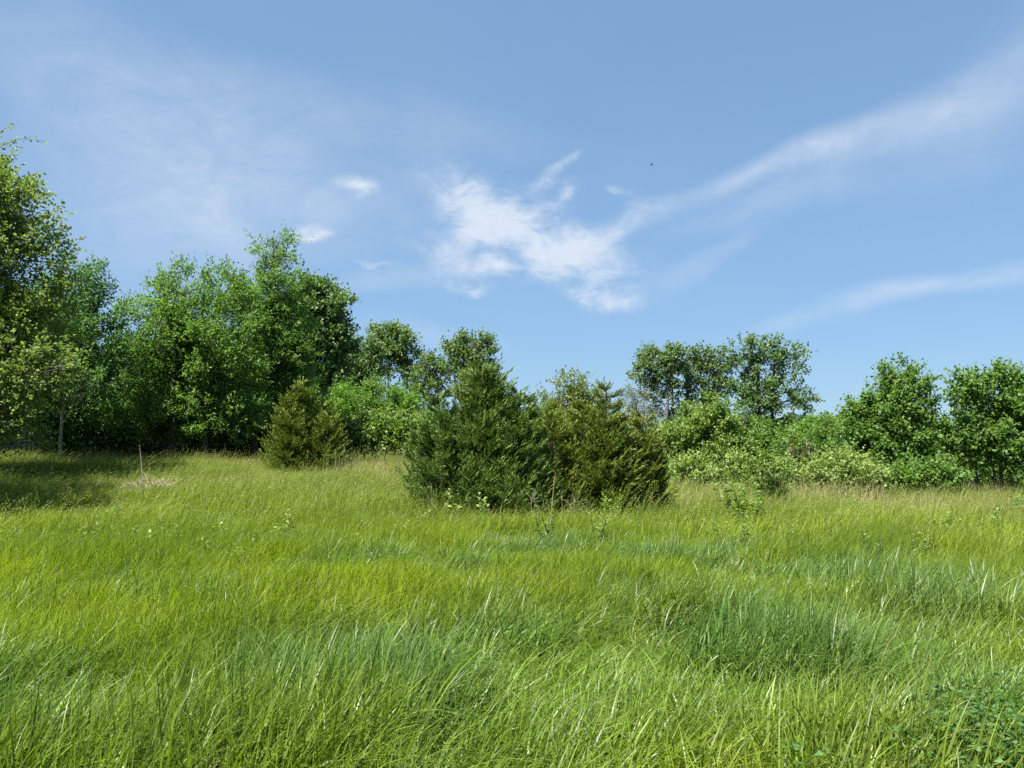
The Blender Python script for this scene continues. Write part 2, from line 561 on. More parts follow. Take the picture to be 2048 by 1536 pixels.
def tree(name, label, cat, d, base_px, lobes, leaf, bark, seed, n_leaves=20000, leaf_len=0.10, leaf_w=0.05,
         trunk_r=0.12, clumps=14, sprig=10, wind=0.25, up=0.35, group=None, trunks=None, limb_parts=False,
         spread=0.36, twig=True, inner=0.30, depth=0.8, dy=0.0, root_dy=None, trunk_top=None, grow=1.12, leaf_scale=1.18, shoots=0.02, plumes=7):
    """lobes: (px, py, rx, ry[, depth offset in metres]) as seen in the photograph at distance d"""
    rng = np.random.default_rng(seed)
    k = d / F_PX
    leaf_len *= leaf_scale; leaf_w *= leaf_scale * 1.1
    bx = at(base_px, 870, d)[0]
    base = np.array([bx, d, float(zg(bx, d)) - 0.05])
    root = empty(name, base)
    tag(root, label, cat, group)
    Lc = []; Lr = []
    for i, lb in enumerate(lobes):
        px, py, rx, ry = lb[:4]
        rx *= grow; ry *= grow
        c = at(px, py, d) - base
        r = np.array([rx * k, 0.5 * (rx + ry) * k * depth, ry * k])
        c[1] += lb[4] if len(lb) > 4 else rng.uniform(-0.35, 0.35) * r[1]
        Lc.append(c); Lr.append(r)
    Lc = np.array(Lc); Lr = np.array(Lr)
    # clump centres inside each lobe
    area = (Lr[:, 0] * Lr[:, 2])
    area = area / area.sum()
    cc = []; cr = []; cl = []
    for i in range(len(Lc)):
        n = max(4, int(round(clumps * len(Lc) * area[i])))
        u = rdir(rng, n)
        u[:, 2] += 0.12
        f = rng.uniform(0.35, 0.92, n) ** 0.7
        cc.append(Lc[i] + u * Lr[i] * f[:, None])
        cr.append(np.full(n, Lr[i].mean()) * spread * rng.uniform(0.65, 1.3, n))
        cl.append(np.full(n, i))
        # tufts that stand out of the lobe and taper
        npl_ = max(2, int(round(plumes * len(Lc) * area[i])))
        u = rdir(rng, npl_); u[:, 2] = u[:, 2] * 0.7 + 0.45; u[:, 0] += wind * 0.5
        u /= np.linalg.norm(u, axis=1)[:, None]
        g = u + np.array([wind * 0.6, 0, up * 0.8]); g /= np.linalg.norm(g, axis=1)[:, None]
        pl_len = rng.uniform(0.25, 0.6, npl_)
        for st, sc_ in ((0.0, 0.20), (0.4, 0.16), (0.75, 0.12), (1.0, 0.08)):
            cc.append(Lc[i] + u * Lr[i] * 0.88 + g * (pl_len * Lr[i].mean() * st)[:, None])
            cr.append(np.full(npl_, Lr[i].mean() * sc_)); cl.append(np.full(npl_, i))
    cc = np.concatenate(cc); cr = np.concatenate(cr); cl = np.concatenate(cl)
    # keep clumps above the ground
    cc[:, 2] = np.maximum(cc[:, 2], 0.25 * cr + 0.1)
    w = cr ** 1.9; w = w / w.sum()
    ns = max(8, n_leaves // sprig)
    ci = rng.choice(len(cc), ns, p=w)
    u = rdir(rng, ns)
    sp = cc[ci] + u * (cr[ci] * rng.uniform(0.25, 1.0, ns) ** 0.55)[:, None] * np.array([1.1, 1.0, 0.8])
    sp[:, 2] = np.maximum(sp[:, 2], 0.08)
    out = sp - Lc[cl[ci]]
    out /= np.linalg.norm(out, axis=1)[:, None] + 1e-6
    ax = 0.75 * out + 0.55 * rdir(rng, ns) + np.array([wind, 0, up])
    ax /= np.linalg.norm(ax, axis=1)[:, None]
    sl_ = leaf_len * rng.uniform(2.4, 5.0, ns)
    # some long shoots stand out of the crown
    sh_i = rng.uniform(size=ns) < shoots
    m_ = int(sh_i.sum())
    if m_:
        u2 = rdir(rng, m_); u2[:, 2] = np.abs(u2[:, 2]) * 0.9 + 0.1
        u2 /= np.linalg.norm(u2, axis=1)[:, None]
        li = cl[ci[sh_i]]
        sp[sh_i] = Lc[li] + u2 * Lr[li] * rng.uniform(0.72, 0.93, m_)[:, None]
        a2 = u2 * 0.7 + np.array([wind, 0, 0.25 + up]) + 0.35 * rdir(rng, m_)
        ax[sh_i] = a2 / np.linalg.norm(a2, axis=1)[:, None]
        sl_[sh_i] *= rng.uniform(1.2, 2.0, m_)
    t = (np.arange(sprig) + 0.5) / sprig
    P = sp[:, None, :] + ax[:, None, :] * (sl_[:, None] * t[None, :])[:, :, None]
    n = ns * sprig
    P = P.reshape(-1, 3) + rng.normal(size=(n, 3)) * leaf_len * 0.22
    D = np.repeat(ax, sprig, 0) * 0.5 + rdir(rng, n) * 0.95 + np.array([wind * 0.6, 0, -0.12])
    Nn = rdir(rng, n) * 0.9 + np.array([0, 0, 0.65])
    clump_tone = rng.uniform(-0.18, 0.18, len(cc))
    sh = np.clip(rng.beta(2.0, 2.6, n) + np.repeat(clump_tone[ci], sprig), 0, 1)
    mb = MB()
    sz = rng.uniform(0.65, 1.25, n)
    mb.leaves(P, D, Nn, leaf_len * sz, leaf_w * sz, sh)
    # trunks and limbs
    tb = MB()
    allc = Lc
    topi = int(np.argmax(Lc[:, 2]))
    tpx = trunks or [base_px]
    H = Lc[:, 2].max()
    tops = []
    for q, p in enumerate(tpx):
        b0 = np.array([at(p, 870, d)[0] - base[0], rng.uniform(-0.3, 0.3) * (q > 0), -0.15])
        # head for the lobes nearest to this trunk
        dist = np.abs(Lc[:, 0] - b0[0]) - 0.25 * Lc[:, 2]
        tgt = Lc[np.argmin(dist)] if len(tpx) > 1 else Lc[topi]
        if trunk_top is not None:
            tgt = at(trunk_top[0], trunk_top[1], d) - base
        Pt = curve(b0, tgt, rng, 0.06, 9)
        tr_ = trunk_r * rng.uniform(0.8, 1.0) if q else trunk_r
        R = tr_ * np.linspace(1.0, 0.28, 9); R[0] *= 1.35
        tb.tube(Pt, R, 8)
        tops.append((Pt, R))
    lm = []
    for i in range(len(Lc)):
        best = None
        for Pt, R in tops:
            zz = Lc[i][2] - 0.55 * max(np.hypot(*(Lc[i] - Pt[4])[:2]), 0.3) - 0.25 * Lr[i][2]
            j = int(np.clip(np.searchsorted(Pt[:, 2], zz), 1, 7))
            dd = np.linalg.norm(Pt[j] - Lc[i])
            if best is None or dd < best[0]:
                best = (dd, Pt[j], R[j])
        l = MB()
        Pl = curve(best[1], Lc[i], rng, 0.12, 6, 0.05)
        Rl = max(best[2] * 0.55, 0.012 * d / 30) * np.linspace(1, 0.4, 6)
        l.tube(Pl, Rl, 6)
        if twig:
            for c in cc[cl == i][:26]:
                s = Pl[rng.integers(2, 6)]
                l.tube(curve(s, c, rng, 0.15, 4, 0.04), max(Rl[-1] * 0.55, 0.006 * d / 30) * np.linspace(1, 0.35, 4), 4)
        lm.append(l)
    tb.obj('trunk', [bark], root, smooth=True)
    if limb_parts:
        for l in lm:
            l.obj('limb', [bark], root, smooth=True)
    else:
        L = MB()
        for l in lm:
            for V_ in l.V: pass
            off = L.n
            for V_ in l.V: L.V.append(V_)
            for f, s in l.order: L.order.append((f + off, s))
            L.n += l.n
        L.obj('branch_frame', [bark], root, smooth=True)['kind'] = 'stuff'
    mb.obj('crown', [leaf], root)
    return root


def cedar(name, label, d, base_px, leaders, leaf, seed, branches=150, group=None, bark=None, cat='cedar tree', fine=1.0, lean=0.1):
    """leaders: (px of foot, px of tip, py of tip, half width px, dy)"""
    rng = np.random.default_rng(seed)
    k = d / F_PX
    bx = at(base_px, 870, d)[0]
    base = np.array([bx, d, float(zg(bx, d)) - 0.05])
    root = empty(name, base)
    tag(root, label, cat, group)
    tb = MB(); bb = MB(); mb = MB()
    for (pf, pt, ptop, hw, dy) in leaders:
        foot = np.array([at(pf, 870, d)[0] - bx, dy, 0.0])
        tip = at(pt, ptop, d) - base
        tip[1] += dy
        H = tip[2]; R = hw * k
        axis = lambda tt: foot + (tip - foot) * tt[:, None]
        tb.tube(axis(np.linspace(0, 0.97, 8)), np.linspace(0.05, 0.008, 8) * max(H, 1) / 2.2, 6)
        nb = int(branches * 0.8 * max(hw, 60) / 90)
        t0 = rng.uniform(0.0, 1, nb * 3)
        prof = (1 - t0) ** 0.72 * (0.62 + 0.38 * sstep(0, 0.22, t0))
        keep = rng.uniform(0, 1, nb * 3) < prof + 0.12
        t0 = t0[keep][:nb]; prof = prof[keep][:nb]; nb = len(t0)
        az = rng.uniform(0, 2 * np.pi, nb)
        rad = R * prof * rng.uniform(0.72, 1.16, nb) + 0.10
        # branch starts lower on the stem, tip at height t0
        hz = t0 * H
        rise = rad * rng.uniform(0.30, 0.85, nb)
        s0 = np.clip(hz - rise, 0.02, None)
        A0 = axis(np.clip(s0 / H, 0, 1))
        out = np.stack([np.cos(az), np.sin(az), np.zeros(nb)], 1)
        A1 = axis(np.clip(t0, 0, 1)) + out * rad[:, None]
        A1[:, 0] += lean * rise
        A1[:, 2] = np.maximum(A1[:, 2], 0.10 + 0.25 * rng.uniform(0, 1, nb) * (t0 < 0.2))
        nbl = 24
        s = np.linspace(0.12, 1.0, nbl) ** 0.8
        ctrl = (A0 + A1) / 2 + out * (rad * 0.12)[:, None] - np.array([0, 0, 1]) * (rise * 0.22)[:, None]
        B = ((1 - s) ** 2)[None, :, None] * A0[:, None] + (2 * s * (1 - s))[None, :, None] * ctrl[:, None] + (s ** 2)[None, :, None] * A1[:, None]
        T = (2 * (1 - s))[None, :, None] * (ctrl - A0)[:, None] + (2 * s)[None, :, None] * (A1 - ctrl)[:, None]
        T = T / (np.linalg.norm(T, axis=2)[:, :, None] + 1e-6)
        for q in range(0, nb, 2):
            bb.tube(B[q, ::5], 0.012 * np.linspace(1, 0.3, 5) * max(0.6, H / 3), 3)
        # branchlets off each branch, alternating
        nl = nb * nbl
        Bf = B.reshape(-1, 3); Tf = T.reshape(-1, 3)
        sf = np.tile(s, nb)
        sd = np.cross(Tf, np.array([0, 0, 1.0])); sd /= np.linalg.norm(sd, axis=1)[:, None] + 1e-6
        side = sd * np.where(np.arange(nl) % 2 == 0, 1, -1)[:, None] + 0.45 * rdir(rng, nl)
        bd = Tf * 0.95 + side * 0.62 + np.array([lean, 0, 0.22])
        bd /= np.linalg.norm(bd, axis=1)[:, None]
        bl = (0.10 + 0.20 * rng.uniform(0, 1, nl)) * (1.25 - 0.55 * sf) * np.clip(H / 3, 0.6, 1.25)
        tip_i = sf > 0.98
        bd[tip_i] = Tf[tip_i] + np.array([lean, 0, 0.15]); bl[tip_i] *= 1.7
        npl = int(10 * fine)
        tt = (np.arange(npl) + 0.3) / npl
        Pn = Bf[:, None, :] + bd[:, None, :] * (bl[:, None] * tt[None, :])[:, :, None]
        n = nl * npl
        Pn = Pn.reshape(-1, 3)
        Dn = np.repeat(bd, npl, 0) * 0.95 + rdir(rng, n) * 0.45
        Nn = rdir(rng, n) + np.array([0, 0, 0.3])
        ln = np.repeat(bl, npl) * rng.uniform(0.26, 0.55, n)
        tone = np.repeat(rng.uniform(-0.32, 0.32, nb), nbl * npl)
        sh = np.clip(rng.beta(2, 2.4, n) + tone + 0.22 * (np.repeat(sf, npl) - 0.6), 0, 1)
        Pn[:, 2] = np.maximum(Pn[:, 2], 0.03)
        mb.leaves(Pn, Dn, Nn, ln, np.clip(ln * 0.22, 0.009, 0.023) * (d / 17) ** 0.5, sh, 0.4)
    tb.obj('trunk', [bark or M['bark_red']], root, smooth=True)
    bb.obj('branch_frame', [bark or M['bark_red']], root)['kind'] = 'stuff'
    mb.obj('crown', [leaf], root)
    return root


def copy_tree(o, loc, rz=0.0, s=1.0, label=None):
    r = o.copy(); COL.objects.link(r)
    r.location = loc; r.rotation_euler = (0, 0, rz); r.scale = (s, s, s)
    if label: r['label'] = label
    for ch in o.children:
        c = ch.copy(); COL.objects.link(c); c.parent = r
    return r


# ---- the wood along the western edge
G_WOOD = 'trees of the wood beside the meadow'
tree('birch_tree', 'tallest tree in view, olive leaved, with a twig reaching into the sky', 'tree', 22.0, -95,
     [(-110, 390, 110, 100), (-30, 410, 72, 88), (20, 440, 72, 80), (-120, 520, 150, 120), (40, 540, 80, 80), (30, 640, 95, 80), (-90, 700, 150, 120),
      (60, 700, 90, 62, -0.8), (20, 790, 100, 70, -0.8), (95, 765, 80, 40, -0.8), (-60, 860, 110, 70), (5, 855, 55, 48, -0.5), (60, 890, 46, 26, -0.2), (10, 800, 66, 42, -1.8), (40, 858, 46, 36, -1.8), (0, 888, 56, 26, -1.8), (-40, 900, 70, 26, -0.6), (-12, 350, 34, 44), (80, 500, 50, 50, 0.3)],
     M['leaf_olive'], M['bark_pale'], 11, 100000, 0.088, 0.054, 0.17, 20, 9, 0.30, 0.05, G_WOOD, spread=0.42)
birch = [o for o in bpy.data.objects if o.name == 'birch_tree'][0]
for i_, (pts_, nl_) in enumerate([([(-75, 400), (-40, 330), (0, 292), (40, 277), (88, 281)], 46), ([(-40, 330), (-15, 285), (5, 258), (33, 248)], 34)]):
    g_ = np.random.default_rng(900 + i_)
    P_ = np.array([at(a_, b_, 21.0 + 0.4 * q_) - np.array(birch.location) for q_, (a_, b_) in enumerate(pts_)])
    t_ = np.linspace(0, 1, 14)
    P_ = np.stack([np.interp(t_, np.linspace(0, 1, len(P_)), P_[:, c_]) for c_ in range(3)], 1)
    b_m = MB(); b_m.tube(P_, np.linspace(0.022, 0.004, 14), 5)
    b_m.obj('twig', [M['bark_pale']], birch, smooth=True)
    tt_ = np.linspace(0.3, 1.0, nl_)
    Q_ = np.stack([np.interp(tt_, t_, P_[:, c_]) for c_ in range(3)], 1) + g_.normal(size=(nl_, 3)) * 0.05
    l_m = MB(); l_m.leaves(Q_, rdir(g_, nl_) + np.array([0.4, 0, -0.2]), rdir(g_, nl_) + np.array([0, -0.3, 0.7]), 0.10 * g_.uniform(0.7, 1.2, nl_), 0.065, g_.beta(2, 3, nl_))
    l_m.obj('leafage', [M['leaf_olive']], birch)['kind'] = 'stuff'
tree('shade_tree', 'broad tree outside the wood whose shadow darkens the meadow edge', 'tree', 13.0, -560,
     [(-590, 330, 200, 150, -2.6), (-560, 300, 210, 150, 0.2), (-620, 250, 220, 160, 3.0), (-620, 380, 240, 150, -0.5), (-560, 160, 220, 150, 1.0), (-600, 330, 220, 150, 4.0)],
     M['leaf_olive'], M['bark_pale'], 12, 22000, 0.12, 0.08, 0.18, 20, 9, 0.2, 0.1, G_WOOD, grow=1.0)
tree('maple_tree', 'dark green tree with pointed top and pale trunk in the shade beside the tallest tree', 'tree', 29.0, 122,
     [(158, 565, 38, 42), (120, 600, 55, 50), (178, 600, 40, 45), (165, 660, 62, 55), (95, 690, 80, 70), (190, 720, 52, 55), (150, 770, 75, 45),
      (225, 770, 30, 45), (60, 760, 70, 60), (140, 760, 70, 40, -2.2), (70, 775, 70, 40, -1.8), (200, 785, 45, 36, -1.5)],
     M['leaf_maple'], M['bark_pale'], 13, 42000, 0.10, 0.052, 0.07, 18, 9, 0.12, 0.45, G_WOOD)
tree('ash_tree', 'wide ash tree with feathery leaves and twin trunks at the meadow edge', 'tree', 32.0, 352,
     [(310, 610, 45, 48), (372, 585, 44, 50), (435, 590, 50, 45), (275, 650, 34, 46), (330, 680, 80, 62), (420, 680, 78, 65), (290, 740, 60, 52),
      (370, 770, 92, 60), (455, 765, 60, 60), (280, 810, 55, 46), (420, 830, 80, 46), (320, 850, 80, 42), (262, 860, 36, 36), (475, 830, 42, 50),
      (405, 888, 34, 22), (300, 895, 40, 18)],
     M['leaf_ash'], M['bark_dark'], 14, 80000, 0.105, 0.048, 0.17, 20, 9, 0.12, 0.40, G_WOOD, trunks=[352, 425])
tree('windblown_tree', 'tall tree bending its loose windblown top over the ash tree', 'tree', 35.0, 505,
     [(546, 490, 34, 22), (573, 500, 20, 20), (530, 514, 30, 20), (556, 522, 28, 18), (520, 545, 24, 16), (548, 548, 30, 16), (520, 600, 55, 42), (565, 600, 40, 44), (490, 650, 58, 52), (560, 670, 52, 56),
      (510, 730, 68, 52), (575, 740, 36, 50), (500, 810, 62, 52), (555, 800, 40, 50)],
     M['leaf_ash'], M['bark_grey'], 15, 62000, 0.11, 0.046, 0.15, 20, 9, 0.45, 0.15, G_WOOD, trunk_top=(548, 500))
tree('cottonwood_tree', 'large dark cottonwood with rounded crown rising behind the windblown tree', 'tree', 58.0, 622,
     [(620, 612, 46, 42), (655, 620, 34, 34), (670, 650, 26, 22), (600, 660, 50, 50), (645, 680, 46, 42), (682, 692, 22, 17), (620, 730, 55, 40), (668, 735, 24, 20),
      (655, 770, 38, 22), (600, 780, 45, 28), (640, 790, 46, 18)],
     M['leaf_cotton'], M['bark_grey'], 16, 40000, 0.19, 0.15, 0.30, 18, 8, 0.2, 0.2, G_WOOD)
# deeper in the wood
g_deep = 'trees standing deeper in the wood'
deep = tree('woodland_tree', 'shaded tree deeper in the wood behind the first row of trees', 'tree', 42.0, 250,
     [(250, 720, 50, 42), (225, 750, 70, 52), (285, 755, 60, 52), (250, 800, 85, 50), (200, 840, 60, 40), (305, 840, 55, 40), (250, 880, 80, 26)],
     M['leaf_deep'], M['bark_dark'], 17, 22000, 0.15, 0.09, 0.14, 14, 8, 0.1, 0.3, g_deep)
for i, (px, dd, rz, s) in enumerate([(60, 33.5, 1.1, 1.0), (-60, 33, 2.3, 1.15), (150, 34, 0.6, 0.72), (-190, 35, 4.0, 1.2), (355, 37, 3.1, 0.95),
                                     (470, 39, 5.2, 1.0), (10, 38, 2.9, 1.1), (200, 34.5, 3.7, 0.62), (100, 40, 0.9, 1.1)]):
    x = at(px, 870, dd)[0]
    copy_tree(deep, (x, dd, float(zg(x, dd))), rz, s)

thk = tree('thicket_shrub', 'shaded undergrowth shrub filling the dark wood between the trunks', 'shrub', 33.0, 20,
           [(-20, 870, 50, 34), (50, 865, 50, 36), (20, 890, 70, 26), (10, 830, 40, 26)], M['leaf_deep'], M['bark_dark'], 18, 7000, 0.15, 0.09, 0.05, 12, 7, 0.1, 0.3, 'undergrowth between the trunks of the wood')
for i, (px, dd, rz) in enumerate([(-110, 31, 1.2), (120, 32.0, 2.0), (215, 33, 3.3), (300, 34.6, 4.4), (390, 34.5, 0.4), (470, 36.5, 5.3), (545, 39, 2.7), (-190, 30, 3.9), (170, 32.5, 5.9), (255, 36, 0.9), (440, 38, 1.6), (60, 32, 2.5)]):
    x = at(px, 870, dd)[0]
    copy_tree(thk, (x, dd, float(zg(x, dd))), rz, 1.0)

# ---- bushes between wood and cedars
G_BUSH = 'green bushes between the wood and the cedars'
tree('leafy_bush', 'tall bright leafy bush standing behind the brownish cedar', 'bush', 36.0, 580,
     [(578, 752, 32, 30), (560, 790, 46, 38), (600, 790, 34, 40), (530, 840, 46, 46), (575, 850, 62, 50), (525, 890, 42, 30), (500, 880, 32, 34)],
     M['leaf_light'], M['bark_grey'], 21, 24000, 0.10, 0.045, 0.05, 14, 8, 0.3, 0.45, G_BUSH)
tree('willow_tree', 'thin greyish willow leaning out from the dark cottonwood', 'tree', 72.0, 716,
     [(722, 702, 26, 18), (705, 735, 30, 24), (722, 760, 28, 20), (700, 782, 34, 18), (740, 720, 14, 20)],
     M['leaf_cotton'], M['bark_pale'], 22, 11000, 0.22, 0.12, 0.12, 14, 8, 0.3, 0.1, 'far trees behind the bushes')
spec = [('sumac_bush', 'fresh green bush close beside the brownish cedar', 655, 46, [(650, 812, 34, 26), (640, 842, 34, 30), (668, 850, 36, 34), (640, 880, 40, 22)], 'leaf_fresh', 31),
        ('sumac_bush', 'rounded fresh green bush in the gap under the willow', 700, 48, [(696, 808, 26, 22), (712, 825, 32, 26), (690, 845, 36, 28), (715, 860, 36, 22)], 'leaf_fresh', 32),
        ('sumac_bush', 'pointed darker green bush in the middle of the gap', 757, 47, [(754, 795, 18, 22), (742, 818, 26, 24), (768, 820, 24, 26), (755, 848, 40, 28)], 'leaf_ash', 33),
        ('sumac_bush', 'fresh green bush against the flank of the big cedar', 806, 47, [(806, 812, 22, 22), (795, 838, 30, 26), (822, 840, 22, 26), (806, 862, 34, 22)], 'leaf_fresh', 34)]
for nm, lab, bp, dd, lb, mt, sd in spec:
    tree(nm, lab, 'bush', dd, bp, lb, M[mt], M['bark_grey'], sd, 9000, 0.15, 0.06, 0.04, 12, 8, 0.2, 0.4, G_BUSH)
G_LOW = 'low pale leaved shrubs above the dry grass'
for lab, bp, lb, sd in [
        ('low broad leaved shrub between dry grass and rounded fresh green bush', 700, [(700, 862, 26, 14), (690, 884, 30, 18), (720, 880, 26, 16)], 36),
        ('low flat topped broad leaved shrub with dark shaded hollow', 765, [(752, 858, 28, 12), (785, 856, 28, 12), (770, 872, 34, 14), (745, 884, 26, 14)], 37),
        ('low broad leaved shrub touching the big cedar', 818, [(815, 862, 22, 14), (800, 882, 26, 16), (830, 884, 20, 16)], 38)]:
    tree('low_shrub', lab, 'shrub', 38.0, bp, lb, M['leaf_light'], M['bark_grey'], sd, 3800, 0.16, 0.10, 0.03, 12, 6, 0.1, 0.3, G_LOW)

# ---- far cottonwoods
G_FAR = 'far trees behind the bushes'
tree('far_cottonwood', 'far cottonwood with full rounded crown over thin pale limbs', 'tree', 92.0, 764,
     [(778, 680, 34, 26), (755, 700, 26, 26), (805, 690, 22, 26), (775, 715, 36, 24), (815, 718, 22, 18), (742, 725, 16, 14), (800, 745, 34, 14), (826, 745, 14, 16), (812, 775, 14, 24), (752, 765, 14, 22), (778, 790, 20, 16), (735, 752, 16, 14)],
     M['leaf_far'], M['bark_pale'], 41, 12000, 0.30, 0.22, 0.22, 12, 7, 0.2, 0.3, G_FAR, trunks=[756, 770, 812], limb_parts=True, grow=0.92, leaf_scale=0.95, plumes=9, shoots=0.01, spread=0.27)
tree('far_cottonwood', 'thin far tree with sparse crown between cottonwood and big cedar', 'tree', 88.0, 862,
     [(852, 730, 16, 16), (872, 735, 18, 18), (845, 758, 18, 16), (880, 760, 16, 20), (860, 785, 26, 16), (840, 800, 14, 16)],
     M['leaf_far'], M['bark_pale'], 42, 5200, 0.28, 0.18, 0.14, 10, 6, 0.2, 0.3, G_FAR, trunks=[850, 866, 878], limb_parts=True, grow=0.92, leaf_scale=0.95, plumes=9, shoots=0.01, spread=0.26)
tree('far_cottonwood', 'far tree with airy twin topped crown showing over the big cedar', 'tree', 72.0, 914,
     [(908, 692, 20, 16), (930, 690, 20, 18), (955, 690, 22, 18), (900, 715, 14, 18), (925, 725, 26, 20), (965, 715, 20, 22), (900, 745, 14, 14), (950, 750, 32, 20)],
     M['leaf_far'], M['bark_pale'], 43, 8200, 0.24, 0.17, 0.16, 11, 7, 0.15, 0.3, G_FAR, trunks=[912, 940], limb_parts=True, grow=0.92, leaf_scale=0.95, plumes=9, shoots=0.01, spread=0.26)
tree('box_elder', 'yellowish round topped tree showing above the brownish middle cedar', 'tree', 40.0, 1140,
     [(1138, 775, 26, 20), (1165, 795, 32, 22), (1110, 800, 28, 20), (1140, 820, 40, 22), (1190, 815, 22, 18), (1090, 830, 24, 24), (1135, 860, 60, 30), (1215, 825, 20, 18)],
     M['leaf_yellow'], M['bark_grey'], 44, 14000, 0.12, 0.06, 0.08, 14, 8, 0.2, 0.3, G_FAR)
tree('bare_tree', 'small grey half bare tree between olive cedar and tall cottonwoods', 'tree', 70.0, 1278,
     [(1275, 800, 24, 18), (1262, 825, 18, 18), (1295, 825, 22, 18), (1278, 845, 30, 14)],
     M['cedar_grey'], M['bark_pale'], 45, 2600, 0.20, 0.05, 0.10, 22, 6, 0.1, 0.4, G_FAR, trunks=[1270, 1284])
tree('tall_cottonwood', 'tall cottonwood on two slim trunks at the end of the row of three', 'tree', 96.0, 1330,
     [(1310, 722, 28, 22), (1340, 720, 22, 22), (1285, 735, 20, 16), (1300, 750, 30, 20), (1340, 748, 26, 20), (1272, 762, 16, 12), (1325, 775, 26, 16), (1305, 795, 22, 12), (1340, 800, 14, 18), (1350, 725, 12, 22), (1312, 826, 16, 20), (1350, 838, 16, 22), (1292, 782, 14, 10)],
     M['leaf_far'], M['bark_grey'], 46, 8112, 0.30, 0.24, 0.24, 9, 7, 0.2, 0.35, 'row of three tall cottonwoods', trunks=[1330, 1345], limb_parts=True, grow=0.92, leaf_scale=0.95, plumes=9, shoots=0.01, spread=0.26)
tree('tall_cottonwood', 'tall cottonwood with dense upright crown in the middle of the row of three', 'tree', 98.0, 1372,
     [(1372, 718, 20, 18), (1400, 718, 24, 20), (1428, 720, 24, 20), (1385, 750, 26, 22), (1420, 750, 30, 24), (1400, 785, 30, 24), (1432, 785, 22, 24), (1372, 775, 12, 24), (1418, 820, 26, 18), (1447, 745, 18, 22), (1446, 790, 14, 24), (1378, 822, 16, 26), (1400, 845, 26, 20)],
     M['leaf_far'], M['bark_dark'], 47, 9048, 0.30, 0.24, 0.26, 9, 7, 0.2, 0.35, 'row of three tall cottonwoods', trunks=[1372, 1410], limb_parts=True, grow=0.92, leaf_scale=0.95, plumes=9, shoots=0.01, spread=0.27)
tree('tall_cottonwood', 'broadest and tallest cottonwood with long side limbs in the row of three', 'tree', 95.0, 1530,
     [(1470, 730, 16, 20), (1472, 790, 16, 24), (1480, 700, 22, 20), (1520, 694, 24, 20), (1550, 700, 20, 22), (1492, 735, 28, 22), (1535, 730, 28, 22), (1592, 718, 24, 22), (1580, 745, 26, 18), (1510, 775, 34, 24), (1560, 785, 34, 18), (1600, 775, 20, 9),
      (1605, 800, 28, 11), (1575, 815, 34, 13), (1520, 815, 38, 20), (1490, 800, 22, 24), (1590, 840, 20, 8), (1545, 845, 34, 14), (1500, 850, 26, 18)],
     M['leaf_cotton'], M['bark_dark'], 48, 13104, 0.30, 0.24, 0.32, 9, 7, 0.2, 0.25, 'row of three tall cottonwoods', trunks=[1500, 1530, 1545], limb_parts=True, grow=0.92, leaf_scale=0.95, plumes=9, shoots=0.01, spread=0.26)

# ---- cedars
cedar('red_cedar', 'brownish cedar standing alone at the edge of the wood', 30.0, 610,
      [(606, 602, 765, 84, 0), (566, 558, 818, 54, 0.4), (654, 660, 825, 56, -0.3), (628, 636, 788, 62, 0.5), (590, 584, 788, 60, -0.4)], M['cedar_brown'], 51, 188, 'red cedars')
cedar('red_cedar', 'largest dark green cedar with several tips in the middle of the meadow', 17.0, 950,
      [(960, 962, 724, 125, 0.2), (962, 966, 740, 70, -0.2), (890, 880, 790, 72, -0.3), (1020, 1042, 772, 80, -0.2), (925, 930, 780, 80, 0.3), (995, 1000, 765, 85, 0.1), (855, 838, 850, 48, 0.1)], M['cedar_green'], 52, 268, 'red cedars')
cedar('red_cedar', 'brown tinged middle cedar pressed against the largest dark green cedar', 17.6, 1160,
      [(1160, 1168, 812, 90, 0.2), (1205, 1214, 768, 62, 0.1), (1110, 1100, 822, 68, -0.1), (1200, 1206, 830, 72, -0.3)], M['cedar_brown'], 53, 246, 'red cedars')
cedar('red_cedar', 'lighter olive cedar at the open end of the cedar clump', 18.2, 1285,
      [(1278, 1286, 828, 56, 0.0), (1245, 1246, 858, 58, -0.3), (1300, 1306, 862, 36, 0.2)], M['cedar_olive'], 54, 246, 'red cedars')
cedar('cedar_bush', 'grey brown cedar bush rising among the pale shrubs', 30.0, 1608,
      [(1608, 1606, 880, 40, 0), (1590, 1584, 900, 26, 0.2), (1632, 1636, 895, 24, 0.1)], M['cedar_grey'], 55, 159, 'red cedars', cat='cedar bush')
cedar('cedar_seedling', 'small dark cedar seedling in the dry grass before the pale shrubs', 20.0, 1550,
      [(1550, 1548, 942, 30, 0), (1535, 1528, 958, 20, 0.1)], M['cedar_green'], 56, 174, 'red cedars', cat='cedar bush')

# ---- bushes and trees on the eastern side
G_EAST = 'bushes behind the pale shrubs'
tree('dogwood_bush', 'large light green bush with glinting leaves under the three cottonwoods', 'bush', 32.0, 1420,
     [(1430, 830, 26, 24), (1395, 840, 26, 24), (1375, 880, 36, 36), (1425, 870, 42, 36), (1395, 915, 50, 34), (1450, 910, 34, 40), (1360, 930, 26, 26)],
     M['leaf_light'], M['bark_grey'], 61, 26000, 0.10, 0.065, 0.06, 16, 7, 0.15, 0.45, G_EAST)
tree('dogwood_bush', 'narrow darker bush with two green peaks beside the large light green bush', 'bush', 33.5, 1500,
     [(1490, 840, 14, 20), (1510, 872, 22, 24), (1480, 880, 26, 30), (1500, 920, 40, 36), (1530, 915, 28, 30)],
     M['leaf_ash'], M['bark_grey'], 62, 11000, 0.11, 0.06, 0.05, 14, 7, 0.15, 0.45, G_EAST)
